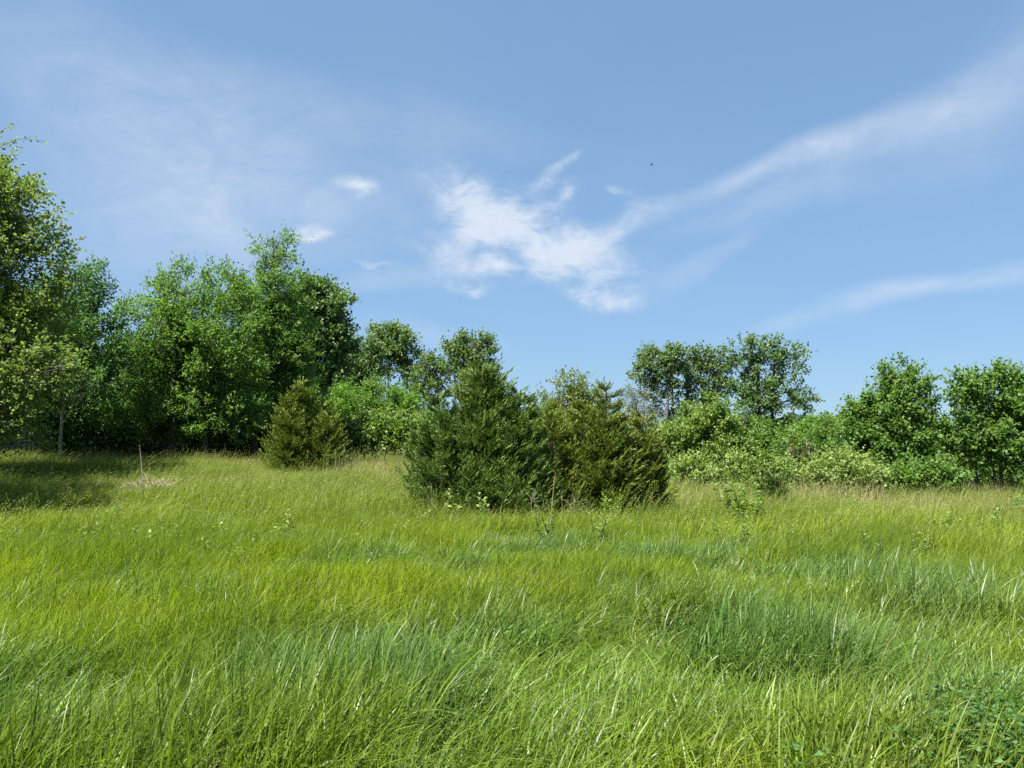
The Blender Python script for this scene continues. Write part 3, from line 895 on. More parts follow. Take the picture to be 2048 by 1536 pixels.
tree('dogwood_bush', 'yellow green low bush between narrow peaked bush and cedar bush', 'bush', 36.0, 1555,
     [(1550, 892, 26, 16), (1575, 885, 20, 16), (1545, 920, 34, 22), (1525, 900, 20, 18)],
     M['leaf_light'], M['bark_grey'], 63, 7000, 0.11, 0.065, 0.05, 12, 7, 0.15, 0.45, G_EAST)
tree('dogwood_bush', 'bright bush rising behind the grey brown cedar bush', 'bush', 44.0, 1615,
     [(1618, 862, 20, 16), (1600, 878, 26, 18), (1640, 880, 26, 20), (1615, 905, 44, 26)],
     M['leaf_fresh'], M['bark_grey'], 64, 8000, 0.13, 0.08, 0.05, 12, 7, 0.15, 0.45, G_EAST)
tree('dogwood_bush', 'rounded bush behind the shoulder of the spreading young tree', 'bush', 46.0, 1692,
     [(1688, 852, 22, 16), (1704, 872, 26, 24), (1680, 890, 34, 26), (1710, 910, 30, 24)],
     M['leaf_ash'], M['bark_grey'], 68, 8000, 0.13, 0.08, 0.05, 12, 7, 0.15, 0.45, G_EAST)
tree('dogwood_bush', 'bush with one thin pointed shoot against the sky', 'bush', 42.0, 1660,
     [(1648, 850, 8, 16), (1655, 872, 22, 18), (1675, 870, 18, 18), (1650, 900, 36, 26), (1680, 905, 26, 30), (1655, 935, 40, 20)],
     M['leaf_ash'], M['bark_grey'], 65, 10000, 0.12, 0.075, 0.05, 12, 7, 0.15, 0.6, G_EAST)
G_YT = 'young trees at the eastern meadow edge'
tree('young_maple', 'young tree with several spreading upright tips and leaves down to the grass', 'tree', 30.0, 1790,
     [(1765, 755, 16, 20), (1803, 745, 16, 20), (1832, 760, 20, 16), (1755, 785, 14, 16), (1800, 785, 32, 26), (1845, 790, 18, 14), (1775, 815, 36, 28), (1825, 820, 36, 26), (1722, 825, 22, 26), (1735, 860, 38, 34), (1790, 865, 48, 36), (1835, 862, 24, 28),
      (1722, 905, 36, 34), (1775, 920, 54, 36), (1825, 910, 30, 30), (1815, 945, 50, 24), (1745, 950, 40, 22)],
     M['leaf_ash'], M['bark_dark'], 66, 48000, 0.105, 0.065, 0.09, 16, 8, 0.2, 0.45, G_YT, limb_parts=True, grow=1.02, spread=0.36)
tree('young_maple', 'young dark tree on three slim trunks at the edge of view', 'tree', 30.0, 1985,
     [(1922, 772, 24, 26), (1952, 778, 20, 24), (2000, 765, 26, 24), (1975, 790, 24, 26), (2045, 785, 34, 28), (1916, 805, 18, 20), (1934, 830, 30, 30), (1985, 835, 40, 34), (2040, 840, 40, 40), (1925, 880, 36, 28), (1975, 890, 40, 30),
      (2035, 895, 40, 36), (2100, 850, 50, 50), (1960, 915, 36, 20), (2020, 925, 40, 20), (2090, 910, 50, 30)],
     M['leaf_ash'], M['bark_dark'], 67, 48000, 0.105, 0.07, 0.085, 16, 8, 0.2, 0.4, G_YT, trunks=[1942, 1985, 2004], limb_parts=True, grow=1.02, spread=0.36)
for lab, bp, dd, lb, mt, sd in [
        ('sunny bush filling the gap between the two young trees', 1880, 34.0, [(1874, 862, 16, 16), (1885, 886, 24, 24), (1870, 920, 34, 34), (1895, 945, 34, 24)], 'leaf_light', 71),
        ('low shady bush behind the three slim trunks', 1960, 36.0, [(1930, 945, 34, 22), (1975, 950, 36, 20), (2020, 955, 40, 18), (2060, 950, 40, 20)], 'leaf_ash', 72),
        ('low bush at the foot of the young tree with spreading tips', 1850, 28.0, [(1830, 962, 34, 16), (1870, 960, 30, 18), (1795, 966, 30, 12)], 'leaf_ash', 73)]:
    tree('low_bush', lab, 'bush', dd, bp, lb, M[mt], M['bark_grey'], sd, 9000, 0.11, 0.065, 0.04, 12, 7, 0.15, 0.4, G_EAST)

# far hedge of small trees seen through the gaps
G_HEDGE = 'far trees closing the view on the horizon'
hz = tree('hedgerow_tree', 'low far tree on the horizon seen through gaps between bushes', 'tree', 130.0, 1600,
          [(1600, 872, 26, 13), (1575, 878, 20, 12), (1628, 876, 24, 13)], M['leaf_cotton'], M['bark_grey'], 75, 2600, 0.6, 0.5, 0.2, 10, 6, 0.1, 0.3, G_HEDGE, twig=False)
for i, (px, rz, s) in enumerate([(1240, 1.2, 1.0), (1310, 3.0, 0.9), (1380, 0.4, 1.0), (1450, 2.2, 1.1), (1530, 4.0, 0.95), (1665, 5.1, 1.0), (1740, 0.9, 1.1), (1860, 2.0, 1.0), (1960, 4.4, 1.2), (2040, 1.0, 1.2),
                                 (640, 2.5, 1.2), (710, 1.5, 1.3), (790, 0.2, 1.3), (860, 3.6, 1.2), (1060, 1.9, 1.2), (1130, 5.0, 1.1)]):
    dd = 130 + (i * 37 % 23)
    x = at(px, 870, dd)[0]
    copy_tree(hz, (x, dd, float(zg(x, dd))), rz, s)

# ---- pale shrubs
G_PALE = 'pale shrubs along the dry grass'
for i, (px, py, w, lab) in enumerate([
        (1378, 940, 30, 'pale shrub beside the olive cedar'),
        (1420, 958, 24, 'short pale shrub before the large light green bush'),
        (1478, 938, 22, 'tall pale shrub before the narrow peaked bush'),
        (1530, 945, 26, 'pale shrub behind the small dark cedar seedling'),
        (1580, 950, 22, 'pale shrub at the foot of the grey brown cedar bush'),
        (1640, 945, 24, 'pale shrub on the sunny flank of the grey brown cedar bush'),
        (1690, 938, 26, 'pale shrub between cedar bush and spreading young tree'),
        (1738, 948, 24, 'pale shrub before the spreading young tree')]):
    tree('pale_shrub', lab, 'shrub', 26.0 + (i % 3) * 0.7, px,
         [(px - w * 0.4, py + 8, w * 0.7, 22), (px + w * 0.5, py + 12, w * 0.65, 20), (px, py - 2, w * 0.6, 18), (px, py + 30, w * 1.1, 18)],
         M['leaf_pale'] if i not in (1, 3) else M['leaf_light'], M['bark_grey'], 80 + i, 2600, 0.10, 0.05, 0.025, 10, 7, 0.1, 0.6, G_PALE)


# ------------------------------------------------------------------ grass
SRC = bpy.data.collections.new('grass_sources')   # tufts for the instancer only, never linked into the scene


def tuft_mesh(name, rng, n, h0, h1, w, spread, lean, curl, seg, mat, heads=0.0, head_len=0.12, arch=0.5):
    base = rng.normal(size=(n, 2)) * spread * 0.5
    az = rng.uniform(0, 2 * np.pi, n)
    h = rng.uniform(h0, h1, n)
    ln = np.abs(rng.normal(0.0, curl, n)) + 0.06
    dirx = np.cos(az) * ln + lean * rng.uniform(0.3, 1.5, n)
    diry = np.sin(az) * ln
    droop = rng.uniform(0.0, 1.0, n) ** 2 * arch
    t = np.linspace(0, 1, seg + 1)
    bend = t ** 1.9
    X = base[:, 0:1] + dirx[:, None] * h[:, None] * bend
    Y = base[:, 1:2] + diry[:, None] * h[:, None] * bend
    mag = np.hypot(dirx, diry)
    Z = h[:, None] * (t - (0.32 * mag ** 1.3 + droop)[:, None] * t ** 3)
    X += (dirx / (mag + 0.05) * droop * h * 0.75)[:, None] * t ** 3
    Y += (diry / (mag + 0.05) * droop * h * 0.75)[:, None] * t ** 3
    C = np.stack([X, Y, Z], -1)
    # blade faces a random side; width tapers
    fa = rng.uniform(0, 2 * np.pi, n)
    wd = np.stack([np.cos(fa), np.sin(fa), np.zeros(n)], 1)
    prof = np.clip(np.minimum(0.55 + t * 2.2, 1.0) * (1 - t ** 2.2), 0, 1)
    ww = w * rng.uniform(0.6, 1.25, n)
    off = wd[:, None, :] * (ww[:, None] * prof[None, :] * 0.5)[:, :, None]
    Lf = C - off; Rt = C + off
    k = seg + 1
    V = np.stack([Lf, Rt], 2).reshape(-1, 3)        # blade, ring, side
    b = np.arange(n)[:, None] * (2 * k); s = np.arange(seg - 1)[None, :] * 2
    q = np.stack([b + s, b + s + 1, b + s + 3, b + s + 2], -1).reshape(-1, 4)
    tri = np.stack([b[:, 0] + 2 * (seg - 1), b[:, 0] + 2 * (seg - 1) + 1, b[:, 0] + 2 * seg], -1)
    shb = rng.beta(2.2, 2.4, n) * 0.92
    dead = rng.uniform(0, 1, n) < 0.011
    shb[dead] = 0.97
    Fc = [q, tri]; sh = [np.repeat(shb, seg - 1), shb]
    nh = int(n * heads)
    if nh:
        idx = rng.choice(n, nh, replace=False)
        P = []; D = []
        m = 7
        tip = C[idx, -1]; bk = C[idx, -1] - C[idx, -2]
        bk /= np.linalg.norm(bk, axis=1)[:, None]
        tt = np.linspace(-0.6, 1.0, m)
        P = (tip[:, None] + bk[:, None] * (tt * head_len)[None, :, None]).reshape(-1, 3) + rng.normal(size=(nh * m, 3)) * head_len * 0.07
        D = np.repeat(bk, m, 0) + rdir(rng, nh * m) * 0.5
        mb = MB(); mb.leaves(P, D, rdir(rng, nh * m), head_len * 0.34, head_len * 0.075, 0.97)
        V = np.concatenate([V, mb.V[0]])
        Fc.append(mb.order[0][0] + n * 2 * k); sh.append(np.full(nh * m, 0.97))
    me = make_mesh(name, V, Fc, np.concatenate(sh), [mat], smooth=True)
    o = bpy.data.objects.new(name, me)
    return o


def scatter(name, label, cat, pts, rot, scl, idx, tint, sources):
    """one object: points that carry copies of the tufts (geometry nodes)"""
    coll = bpy.data.collections.new(name + '_tufts')
    for i, o in enumerate(sources):
        o.name = '%s_tuft_%02d' % (name, i)
        coll.objects.link(o)
    me = bpy.data.meshes.new(name)
    n = len(pts)
    me.vertices.add(n)
    me.vertices.foreach_set('co', np.ascontiguousarray(pts, np.float32).ravel())
    for nm, ty, key, arr in (('rot', 'FLOAT_VECTOR', 'vector', rot), ('scl', 'FLOAT_VECTOR', 'vector', scl), ('idx', 'INT', 'value', idx), ('tint', 'FLOAT_COLOR', 'color', tint)):
        a = me.attributes.new(nm, ty, 'POINT')
        a.data.foreach_set(key, np.ascontiguousarray(arr, np.int32 if ty == 'INT' else np.float32).ravel())
    me.update()
    ob = link(name, me)
    tag(ob, label, cat, kind='stuff')
    ng = bpy.data.node_groups.new(name + '_scatter', 'GeometryNodeTree')
    ng.interface.new_socket('Geometry', in_out='INPUT', socket_type='NodeSocketGeometry')
    ng.interface.new_socket('Geometry', in_out='OUTPUT', socket_type='NodeSocketGeometry')
    N = ng.nodes.new; Lk = ng.links.new
    gi = N('NodeGroupInput'); go = N('NodeGroupOutput')
    iop = N('GeometryNodeInstanceOnPoints')
    ci = N('GeometryNodeCollectionInfo'); ci.inputs['Collection'].default_value = coll
    ci.inputs['Separate Children'].default_value = True; ci.inputs['Reset Children'].default_value = True
    Lk(gi.outputs[0], iop.inputs['Points'])
    Lk(ci.outputs[0], iop.inputs['Instance'])
    iop.inputs['Pick Instance'].default_value = True

    def attr(nm, ty):
        a = N('GeometryNodeInputNamedAttribute'); a.data_type = ty
        a.inputs['Name'].default_value = nm
        return a.outputs['Attribute']
    e2r = N('FunctionNodeEulerToRotation')
    Lk(attr('rot', 'FLOAT_VECTOR'), e2r.inputs[0])
    Lk(attr('idx', 'INT'), iop.inputs['Instance Index'])
    Lk(e2r.outputs[0], iop.inputs['Rotation'])
    Lk(attr('scl', 'FLOAT_VECTOR'), iop.inputs['Scale'])
    Lk(iop.outputs[0], go.inputs[0])
    md = ob.modifiers.new('scatter', 'NODES')
    md.node_group = ng
    return ob


def wedge(rng, r0, r1, n, half=42.0, x_pad=2.0):
    """points over the ground ahead of the camera, a little wider than its view"""
    r = np.sqrt(rng.uniform(r0 ** 2, r1 ** 2, n))
    a = np.radians(rng.uniform(-half, half, n))
    return r * np.sin(a) + rng.uniform(-x_pad, x_pad, n) * 0.5, r * np.cos(a)


def gpos(px, py, h):
    """ground position whose grass top (h above the ground) shows at the pixel"""
    r = px_ray(px, py)
    d = 5.0
    for _ in range(30):
        p = np.array([0, 0, EYE]) + r * (d / r[1])
        g = float(zg(p[0], p[1])) + h
        if r[2] < 0:
            d = d * 0.5 + 0.5 * (g - EYE) / (r[2] / r[1])
    return p[0], p[1]


# how lush (tall, broad, blue green) the sward is at x, y
TUSS = [(gpos(px, py, 0.6), rr, k) for px, py, rr, k in [
    (1275, 1300, 0.55, 1.0), (1745, 1240, 0.9, 1.0), (2030, 1155, 1.0, 1.0), (890, 1275, 0.6, 0.9), (1910, 1215, 0.7, 0.8), (110, 1470, 0.5, 1.0), (420, 1430, 0.5, 0.9),
    (1080, 1440, 0.5, 0.7), (1440, 1130, 0.8, 0.6), (1650, 1130, 0.9, 0.6), (950, 1120, 0.7, 0.7), (760, 1470, 0.4, 0.8), (1300, 1060, 0.8, 0.5), (740, 1060, 0.9, 0.35), (330, 1120, 0.9, 0.35)]]


def lushness(x, y):
    a = x / np.maximum(y, 0.5)
    rb = 4.4 + 3.2 * sstep(0.05, 0.5, a) + 0.9 * sstep(-0.1, -0.6, a)
    nb = fbm(x * 0.55, y * 0.55, 21, 4) - 0.5
    r = np.hypot(x, y)
    l = 1 - sstep(-0.9, 1.3, r - rb + nb * 4.0)
    for (tx, ty), rr, k in TUSS:
        l = np.maximum(l, k * (1 - sstep(0.3, 1.0, np.hypot(x - tx, y - ty) / rr)))
    # yellow short corner, near right
    corner = sstep(0.30, 0.62, a + 0.35 * nb) * (1 - sstep(3.0, 4.6, r + nb * 2))
    return l * (1 - 0.85 * corner), corner


def mixc(a, b, t):
    t = np.clip(np.asarray(t), 0, 1)[:, None]
    return np.asarray(a)[None, :] * (1 - t) + np.asarray(b)[None, :] * t if np.ndim(a) == 1 else a * (1 - t) + np.asarray(b)[None, :] * t


BLUE = np.array([0.096, 0.172, 0.035]); LUSH = np.array([0.144, 0.220, 0.018])
YELL = np.array([0.222, 0.271, 0.009]); MID = np.array([0.170, 0.234, 0.012])
OLIVE = np.array([0.162, 0.207, 0.030]); TAN = np.array([0.237, 0.213, 0.095])

CLEAR = []   # (x, y, r): spots kept free of grass (cedar feet)
for px, d, rr in [(960, 17.2, 1.0), (1160, 17.8, 0.9), (1285, 18.4, 0.6), (890, 17, 0.6), (1020, 17, 0.7), (610, 30.2, 1.2)]:
    CLEAR.append((at(px, 870, d)[0], d, rr))
CLEAR.append((at(303, 870, 19.0)[0], 18.6, 0.55))


def finish(x, y, keep):
    for cx, cy, rr in CLEAR:
        keep &= np.hypot(x - cx, y - cy) > rr
    return keep


def grass():
    rng = np.random.default_rng(7)
    # --- tall broad blades
    src = [tuft_mesh('t', rng, 28, 0.38, 0.62, 0.0122, 0.20, 0.16, 0.30, 7, M['grass_lush'], 0.0, arch=0.7) for _ in range(8)]
    src += [tuft_mesh('t', rng, 26, 0.38, 0.64, 0.0125, 0.22, 0.48, 0.26, 8, M['grass_lush'], 0.0, arch=0.9) for _ in range(5)]
    x, y = wedge(rng, 1.2, 15.0, 40000)
    l, corner = lushness(x, y)
    keep = rng.uniform(0, 1, len(x)) < np.maximum(np.where(np.hypot(x, y) < 6.5, l, l * 0.75), 0.10 * (1 - 0.6 * corner))
    x, y, l = x[keep], y[keep], l[keep]
    n = len(x)
    nb = fbm(x * 1.1, y * 1.1, 5, 3)
    mound = sstep(0.42, 0.66, fbm(x * 1.25 + 7, y * 1.25, 17, 2))
    tn = mixc(LUSH, BLUE, 0.25 + 0.35 * sstep(0.38, 0.62, fbm(x * 0.9, y * 0.9, 31, 3)) + 0.5 * mound)
    tn = mixc(tn, YELL * 0.9, 0.45 * sstep(0.5, 0.72, fbm(x * 0.6, y * 0.6, 41, 3)))
    tn *= rng.uniform(0.68, 1.10, n)[:, None]
    mound = sstep(0.42, 0.66, fbm(x * 1.25 + 7, y * 1.25, 17, 2))
    hs = (0.60 + 0.56 * mound + 0.2 * nb) * (0.68 + 0.32 * l) * rng.uniform(0.8, 1.15, n)
    windy = sstep(-0.15, -0.6, x / y) * sstep(0.4, 0.55, fbm(x * 0.5, y * 0.5, 77, 2))
    idx = np.where(rng.uniform(0, 1, n) < 0.22 + 0.50 * windy, rng.integers(8, 13, n), rng.integers(0, 8, n))
    scl = np.stack([0.9 + 0.25 * rng.uniform(size=n), 0.9 + 0.25 * rng.uniform(size=n), hs], 1)
    rot = np.stack([rng.normal(0, 0.07, n), rng.normal(0.05, 0.07, n), rng.normal(0, 0.55, n)], 1)
    scatter('tall_grass', 'tall broad bladed blue green grass closest to the viewer', 'grass', np.stack([x, y, zg(x, y)], 1), rot, scl, idx,
            np.concatenate([tn, np.ones((n, 1))], 1), src)
    # --- finer yellow green sward
    src = [tuft_mesh('t', rng, 30, 0.14, 0.36, 0.0072, 0.26, 0.14, 0.45, 4, M['grass_fine'], 0.0) for _ in range(8)]
    src += [tuft_mesh('t', rng, 28, 0.18, 0.44, 0.0080, 0.26, 0.24, 0.40, 4, M['grass_fine'], 0.06, 0.05) for _ in range(4)]
    x, y = wedge(rng, 1.2, 15.0, 22000)
    l0, _c = lushness(x, y)
    keep = finish(x, y, rng.uniform(0, 1, len(x)) > 0.88 * l0)
    x, y = x[keep], y[keep]
    l, corner = lushness(x, y); n = len(x); r = np.hypot(x, y)
    tn = mixc(MID, YELL, sstep(0.40, 0.62, fbm(x * 0.45, y * 0.45, 51, 3)) * 0.6)
    tn = mixc(tn, YELL * 1.05, corner)
    tn = mixc(tn, LUSH, 0.7 * l)
    tn = mixc(tn, OLIVE, sstep(8.5, 15, r) * 0.75)
    tn = mixc(tn, LUSH * 0.8, 0.75 * sstep(0.50, 0.62, fbm(x * 0.55, y * 0.55, 61, 3)))
    tn *= rng.uniform(0.82, 1.18, n)[:, None]
    hs = (0.45 + 1.0 * sstep(0.25, 0.75, fbm(x * 0.8, y * 0.8, 9, 3))) * rng.uniform(0.8, 1.2, n) * (1 - 0.15 * corner)
    idx = np.where(rng.uniform(0, 1, n) < 0.15 + 0.4 * sstep(6, 12, r), rng.integers(8, 12, n), rng.integers(0, 8, n))
    scl = np.stack([np.ones(n) * 1.1, np.ones(n) * 1.1, hs], 1)
    rot = np.stack([rng.normal(0, 0.07, n), rng.normal(0.03, 0.07, n), rng.normal(0, 0.6, n)], 1)
    scatter('meadow_grass', 'fine yellow green grass in the middle of the meadow', 'grass', np.stack([x, y, zg(x, y)], 1), rot, scl, idx,
            np.concatenate([tn, np.ones((n, 1))], 1), src)
    # --- far sward with seed heads
    src = [tuft_mesh('t', rng, 44, 0.22, 0.55, 0.0085, 0.42, 0.24, 0.32, 3, M['grass_seed'], 0.07, 0.08) for _ in range(8)]
    src += [tuft_mesh('t', rng, 40, 0.25, 0.62, 0.0085, 0.42, 0.45, 0.25, 3, M['grass_seed'], 0.12, 0.09) for _ in range(4)]
    x, y = wedge(rng, 13.0, 52.0, 34000, 38.0)
    w = np.random.default_rng(3).uniform(0, 1, len(x))
    r = np.hypot(x, y)
    keep = finish(x, y, w < np.clip(26.0 / r, 0.25, 1.0) ** 0.8)
    x, y, r = x[keep], y[keep], r[keep]
    n = len(x)
    tn = mixc(MID, OLIVE, sstep(13, 22, r))
    tn = mixc(tn, TAN, 0.34 * sstep(0.50, 0.70, fbm(x * 0.28, y * 0.28, 71, 4)) * sstep(12, 18, r))
    tn = mixc(tn, TAN, 0.08 * sstep(0.0, 0.35, x / y) * sstep(15, 22, r))
    tn = mixc(tn, LUSH * 0.8, 0.7 * sstep(0.52, 0.64, fbm(x * 0.4, y * 0.4, 81, 3)))
    tn *= rng.uniform(0.82, 1.18, n)[:, None]
    hs = (0.55 + 0.9 * sstep(0.25, 0.75, fbm(x * 0.4, y * 0.4, 91, 3))) * rng.uniform(0.8, 1.2, n)
    idx = np.where(rng.uniform(0, 1, n) < 0.25 + 0.45 * sstep(0.0, -0.5, x / y), rng.integers(8, 12, n), rng.integers(0, 8, n))
    scl = np.stack([np.ones(n) * 1.15, np.ones(n) * 1.15, hs], 1)
    rot = np.stack([rng.normal(0, 0.08, n), rng.normal(0.03, 0.08, n), rng.normal(0, 0.5, n)], 1)
    scatter('seeding_grass', 'olive seeding grass reaching to the trees and cedars', 'grass', np.stack([x, y, zg(x, y)], 1), rot, scl, idx,
            np.concatenate([tn, np.ones((n, 1))], 1), src)
    # --- dry straw stands
    src = [tuft_mesh('t', rng, 13, 0.6, 1.15, 0.010, 0.5, 0.10, 0.20, 4, M['grass_seed'], 0.35, 0.12) for _ in range(6)]
    P = []
    for px, d, n_, sx, sy in [(1590, 23.5, 26, 0.3, 0.4), (1640, 24.0, 8, 0.4, 0.5), (1700, 24.0, 26, 0.6, 0.5), (1440, 24.0, 5, 0.9, 0.7), (1820, 24.5, 9, 1.1, 0.7), (1950, 25.0, 10, 1.4, 0.6),
                              (760, 29.0, 46, 0.9, 1.1), (700, 29.5, 16, 0.6, 0.8), (2030, 24.0, 7, 0.8, 0.6), (1330, 19.5, 5, 0.5, 0.5), (1390, 20.0, 7, 0.6, 0.5), (1020, 15.6, 22, 1.5, 0.25),
                              # little withered wisps in the open grass: d stands for (py - 1000) / 10
                              (940, 5, 5, 0.12, 0.12), (1050, 7, 4, 0.15, 0.1), (1290, 13, 4, 0.1, 0.1), (1488, 11, 4, 0.1, 0.1), (1355, 13, 2, 0.1, 0.1), (680, 0.5, 6, 0.3, 0.1), (1640, 3, 5, 0.3, 0.2),
                              (1800, 3, 6, 0.5, 0.2), (1930, 4, 6, 0.4, 0.2), (1400, 2, 6, 0.4, 0.2), (1900, 12, 2, 0.1, 0.1), (870, 2, 5, 0.2, 0.2)]:
        cx = at(px, 870, d)[0]
        if d < 20 and n_ < 8:
            cx, d = gpos(px, 1000 + d * 10, 0.3)
        P.append(np.stack([cx + rng.normal(0, sx, n_), d + rng.normal(0, sy, n_)], 1))
    P = np.concatenate(P); x, y = P[:, 0], P[:, 1]; n = len(x)
    tn = np.array([0.33, 0.30, 0.14])[None, :] * rng.uniform(0.7, 1.25, n)[:, None]
    hs = rng.uniform(0.85, 1.25, n) * np.where(y < 17, 0.35, 1.0)
    scl = np.stack([np.ones(n), np.ones(n), hs], 1)
    rot = np.stack([rng.normal(0, 0.08, n), rng.normal(0.05, 0.08, n), rng.uniform(-0.6, 0.6, n)], 1)
    scatter('dry_grass', 'dry straw coloured grass standing before the shrubs', 'dry grass', np.stack([x, y, zg(x, y)], 1), rot, scl, rng.integers(0, 6, n),
            np.concatenate([tn, np.ones((n, 1))], 1), src)


grass()


# ------------------------------------------------------------------ saplings, weeds, stalks
def sapling(name, label, cat, px, py_top, d, h, n_stem, leaf, seed, leaf_len=0.07, leaf_w=0.035, per=22, group=None, fan=0.35, bark=None):
    """upright stems carrying alternate leaves"""
    rng = np.random.default_rng(seed)
    x = at(px, 870, d)[0]
    base = np.array([x, d, float(zg(x, d)) - 0.02])
    if py_top is not None:
        h = max(0.15, at(px, py_top, d)[2] - base[2])
    leaf_len *= 1.45; leaf_w *= 1.5; h *= 1.08; n_stem += 2
    root = empty(name, base); tag(root, label, cat, group)
    sm = MB(); lm = MB()
    for i in range(n_stem):
        a = rng.uniform(0, 2 * np.pi); hh = h * (1.0 if i == 0 else rng.uniform(0.55, 0.95))
        tipv = np.array([math.cos(a) * fan * hh * rng.uniform(0.3, 1), math.sin(a) * fan * hh * rng.uniform(0.3, 1), hh])
        b0 = np.array([rng.normal(0, 0.02), rng.normal(0, 0.02), 0])
        P = curve(b0, tipv, rng, 0.08, 6)
        sm.tube(P, np.linspace(0.006, 0.002, 6) * max(1, h), 4)
        t = np.linspace(0.18, 1.0, per) ** 0.8
        Q = np.stack([np.interp(t, np.linspace(0, 1, 6), P[:, c]) for c in range(3)], 1)
        az = rng.uniform(0, 6.28) + np.arange(per) * 2.4
        D = np.stack([np.cos(az), np.sin(az), np.full(per, 0.45)], 1) + rng.normal(size=(per, 3)) * 0.2
        Nn = np.array([0, 0, 1.0]) + rng.normal(size=(per, 3)) * 0.4
        s = rng.uniform(0.7, 1.25, per) * (1.1 - 0.35 * t)
        lm.leaves(Q, D, Nn, leaf_len * s, leaf_w * s, rng.beta(2, 2, per))
    sm.obj('stem', [bark or M['bark_grey']], root, smooth=True)
    lm.obj('leafage', [leaf], root)['kind'] = 'stuff'
    return root


G_SAP = 'saplings scattered over the meadow'
for i, (lab, px, top, d, ns, mt, ll, lw, per) in enumerate([
        ('bushiest sapling, standing in the olive grass before the dry reeds', 1490, 968, 15.5, 16, 'leaf_light', 0.085, 0.05, 30),
        ('slender sapling with glossy leaves below the bushiest sapling', 1472, 1040, 11.5, 5, 'leaf_weed', 0.06, 0.03, 22),
        ('dark little sapling alone in yellowish grass', 1735, 1068, 10.5, 3, 'leaf_deep', 0.055, 0.03, 14),
        ('leafy sapling in front of the dry reeds', 1700, 985, 18.0, 5, 'leaf_weed', 0.08, 0.04, 20),
        ('sparse sapling with twiggy grey stems beside the yellowish grass', 1665, 1020, 12.5, 5, 'leaf_weed', 0.05, 0.028, 12),
        ('broad leaved sapling before the young tree with spreading tips', 1875, 1030, 13.5, 5, 'leaf_weed', 0.075, 0.045, 16),
        ('upright narrow sapling before the three slim trunks', 1965, 1020, 13.8, 4, 'leaf_light', 0.075, 0.04, 22),
        ('low spreading sapling near the upright narrow one', 1900, 1042, 12.6, 6, 'leaf_weed', 0.07, 0.045, 12),
        ('leafy sapling under the dark young tree in the shade', 2020, 985, 19.0, 5, 'leaf_ash', 0.08, 0.045, 18),
        ('yellowish sapling at the foot of the largest cedar', 905, 988, 15.2, 6, 'leaf_weed', 0.085, 0.05, 12),
        ('small yellowish sapling in front of the cedar clump beside a curved stalk', 965, 993, 15.0, 4, 'leaf_weed', 0.075, 0.045, 10),
        ('leafy sapling at the foot of the brown tinged middle cedar', 1225, 990, 15.2, 6, 'leaf_weed', 0.085, 0.045, 14),
        ('dark leaved sapling in open grass before the middle cedar', 1195, 1025, 11.8, 5, 'leaf_weed', 0.06, 0.034, 14),
        ('dark upright thistle like plant beside the pale stalk', 1090, 1020, 12.0, 5, 'leaf_clover', 0.05, 0.018, 30),
        ('sapling beside the fallen dead stalks near the wood', 352, 958, 21.0, 5, 'leaf_weed', 0.09, 0.05, 12),
        ('small dark leafy weed below the dead stalks', 236, 1008, 13.5, 5, 'leaf_clover', 0.06, 0.03, 18),
        ('low light leaved weed in the shade edge', 185, 1045, 10.5, 4, 'leaf_weed', 0.06, 0.035, 9),
        ('yellowish weed in open grass below the brownish cedar', 565, 1025, 11.8, 5, 'leaf_weed', 0.06, 0.03, 12),
        ('low leafy weed in the brightest open grass', 488, 1070, 9.0, 4, 'leaf_weed', 0.05, 0.025, 10),
        ('thin weed beside the dark leafy weed', 350, 1040, 11.0, 4, 'leaf_weed', 0.05, 0.025, 9)]):
    sapling('sapling' if i < 13 else 'weed', lab, 'sapling' if i < 13 else 'weed', px, top, d, 0.5, ns, M[mt], 200 + i, ll, lw, per, G_SAP if i < 13 else 'weeds in the open grass',
            fan=0.75 if i in (0, 7) else 0.55 if i == 9 else 0.4)

wproto = [sapling('meadow_weed', 'small leafy weed scattered in the olive grass of the open meadow', 'weed', px_, None, d_, h_, n_, M[m_], sd_, 0.05, 0.026, 12, 'small weeds of the open meadow', fan=0.5)
          for px_, d_, h_, n_, m_, sd_ in [(1560, 12.0, 0.50, 3, 'leaf_weed', 501), (1830, 11.0, 0.48, 4, 'leaf_light', 502), (420, 10.0, 0.42, 3, 'leaf_weed', 503)]]
wr = np.random.default_rng(77)
for i in range(26):
    px_ = wr.uniform(1340, 2040) if i < 17 else wr.uniform(60, 900)
    d_ = wr.uniform(9.5, 18) if i < 17 else wr.uniform(8.5, 15)
    x_ = at(px_, 870, d_)[0]
    copy_tree(wproto[i % 3], (x_, d_, float(zg(x_, d_))), wr.uniform(0, 6.28), wr.uniform(0.75, 1.2))

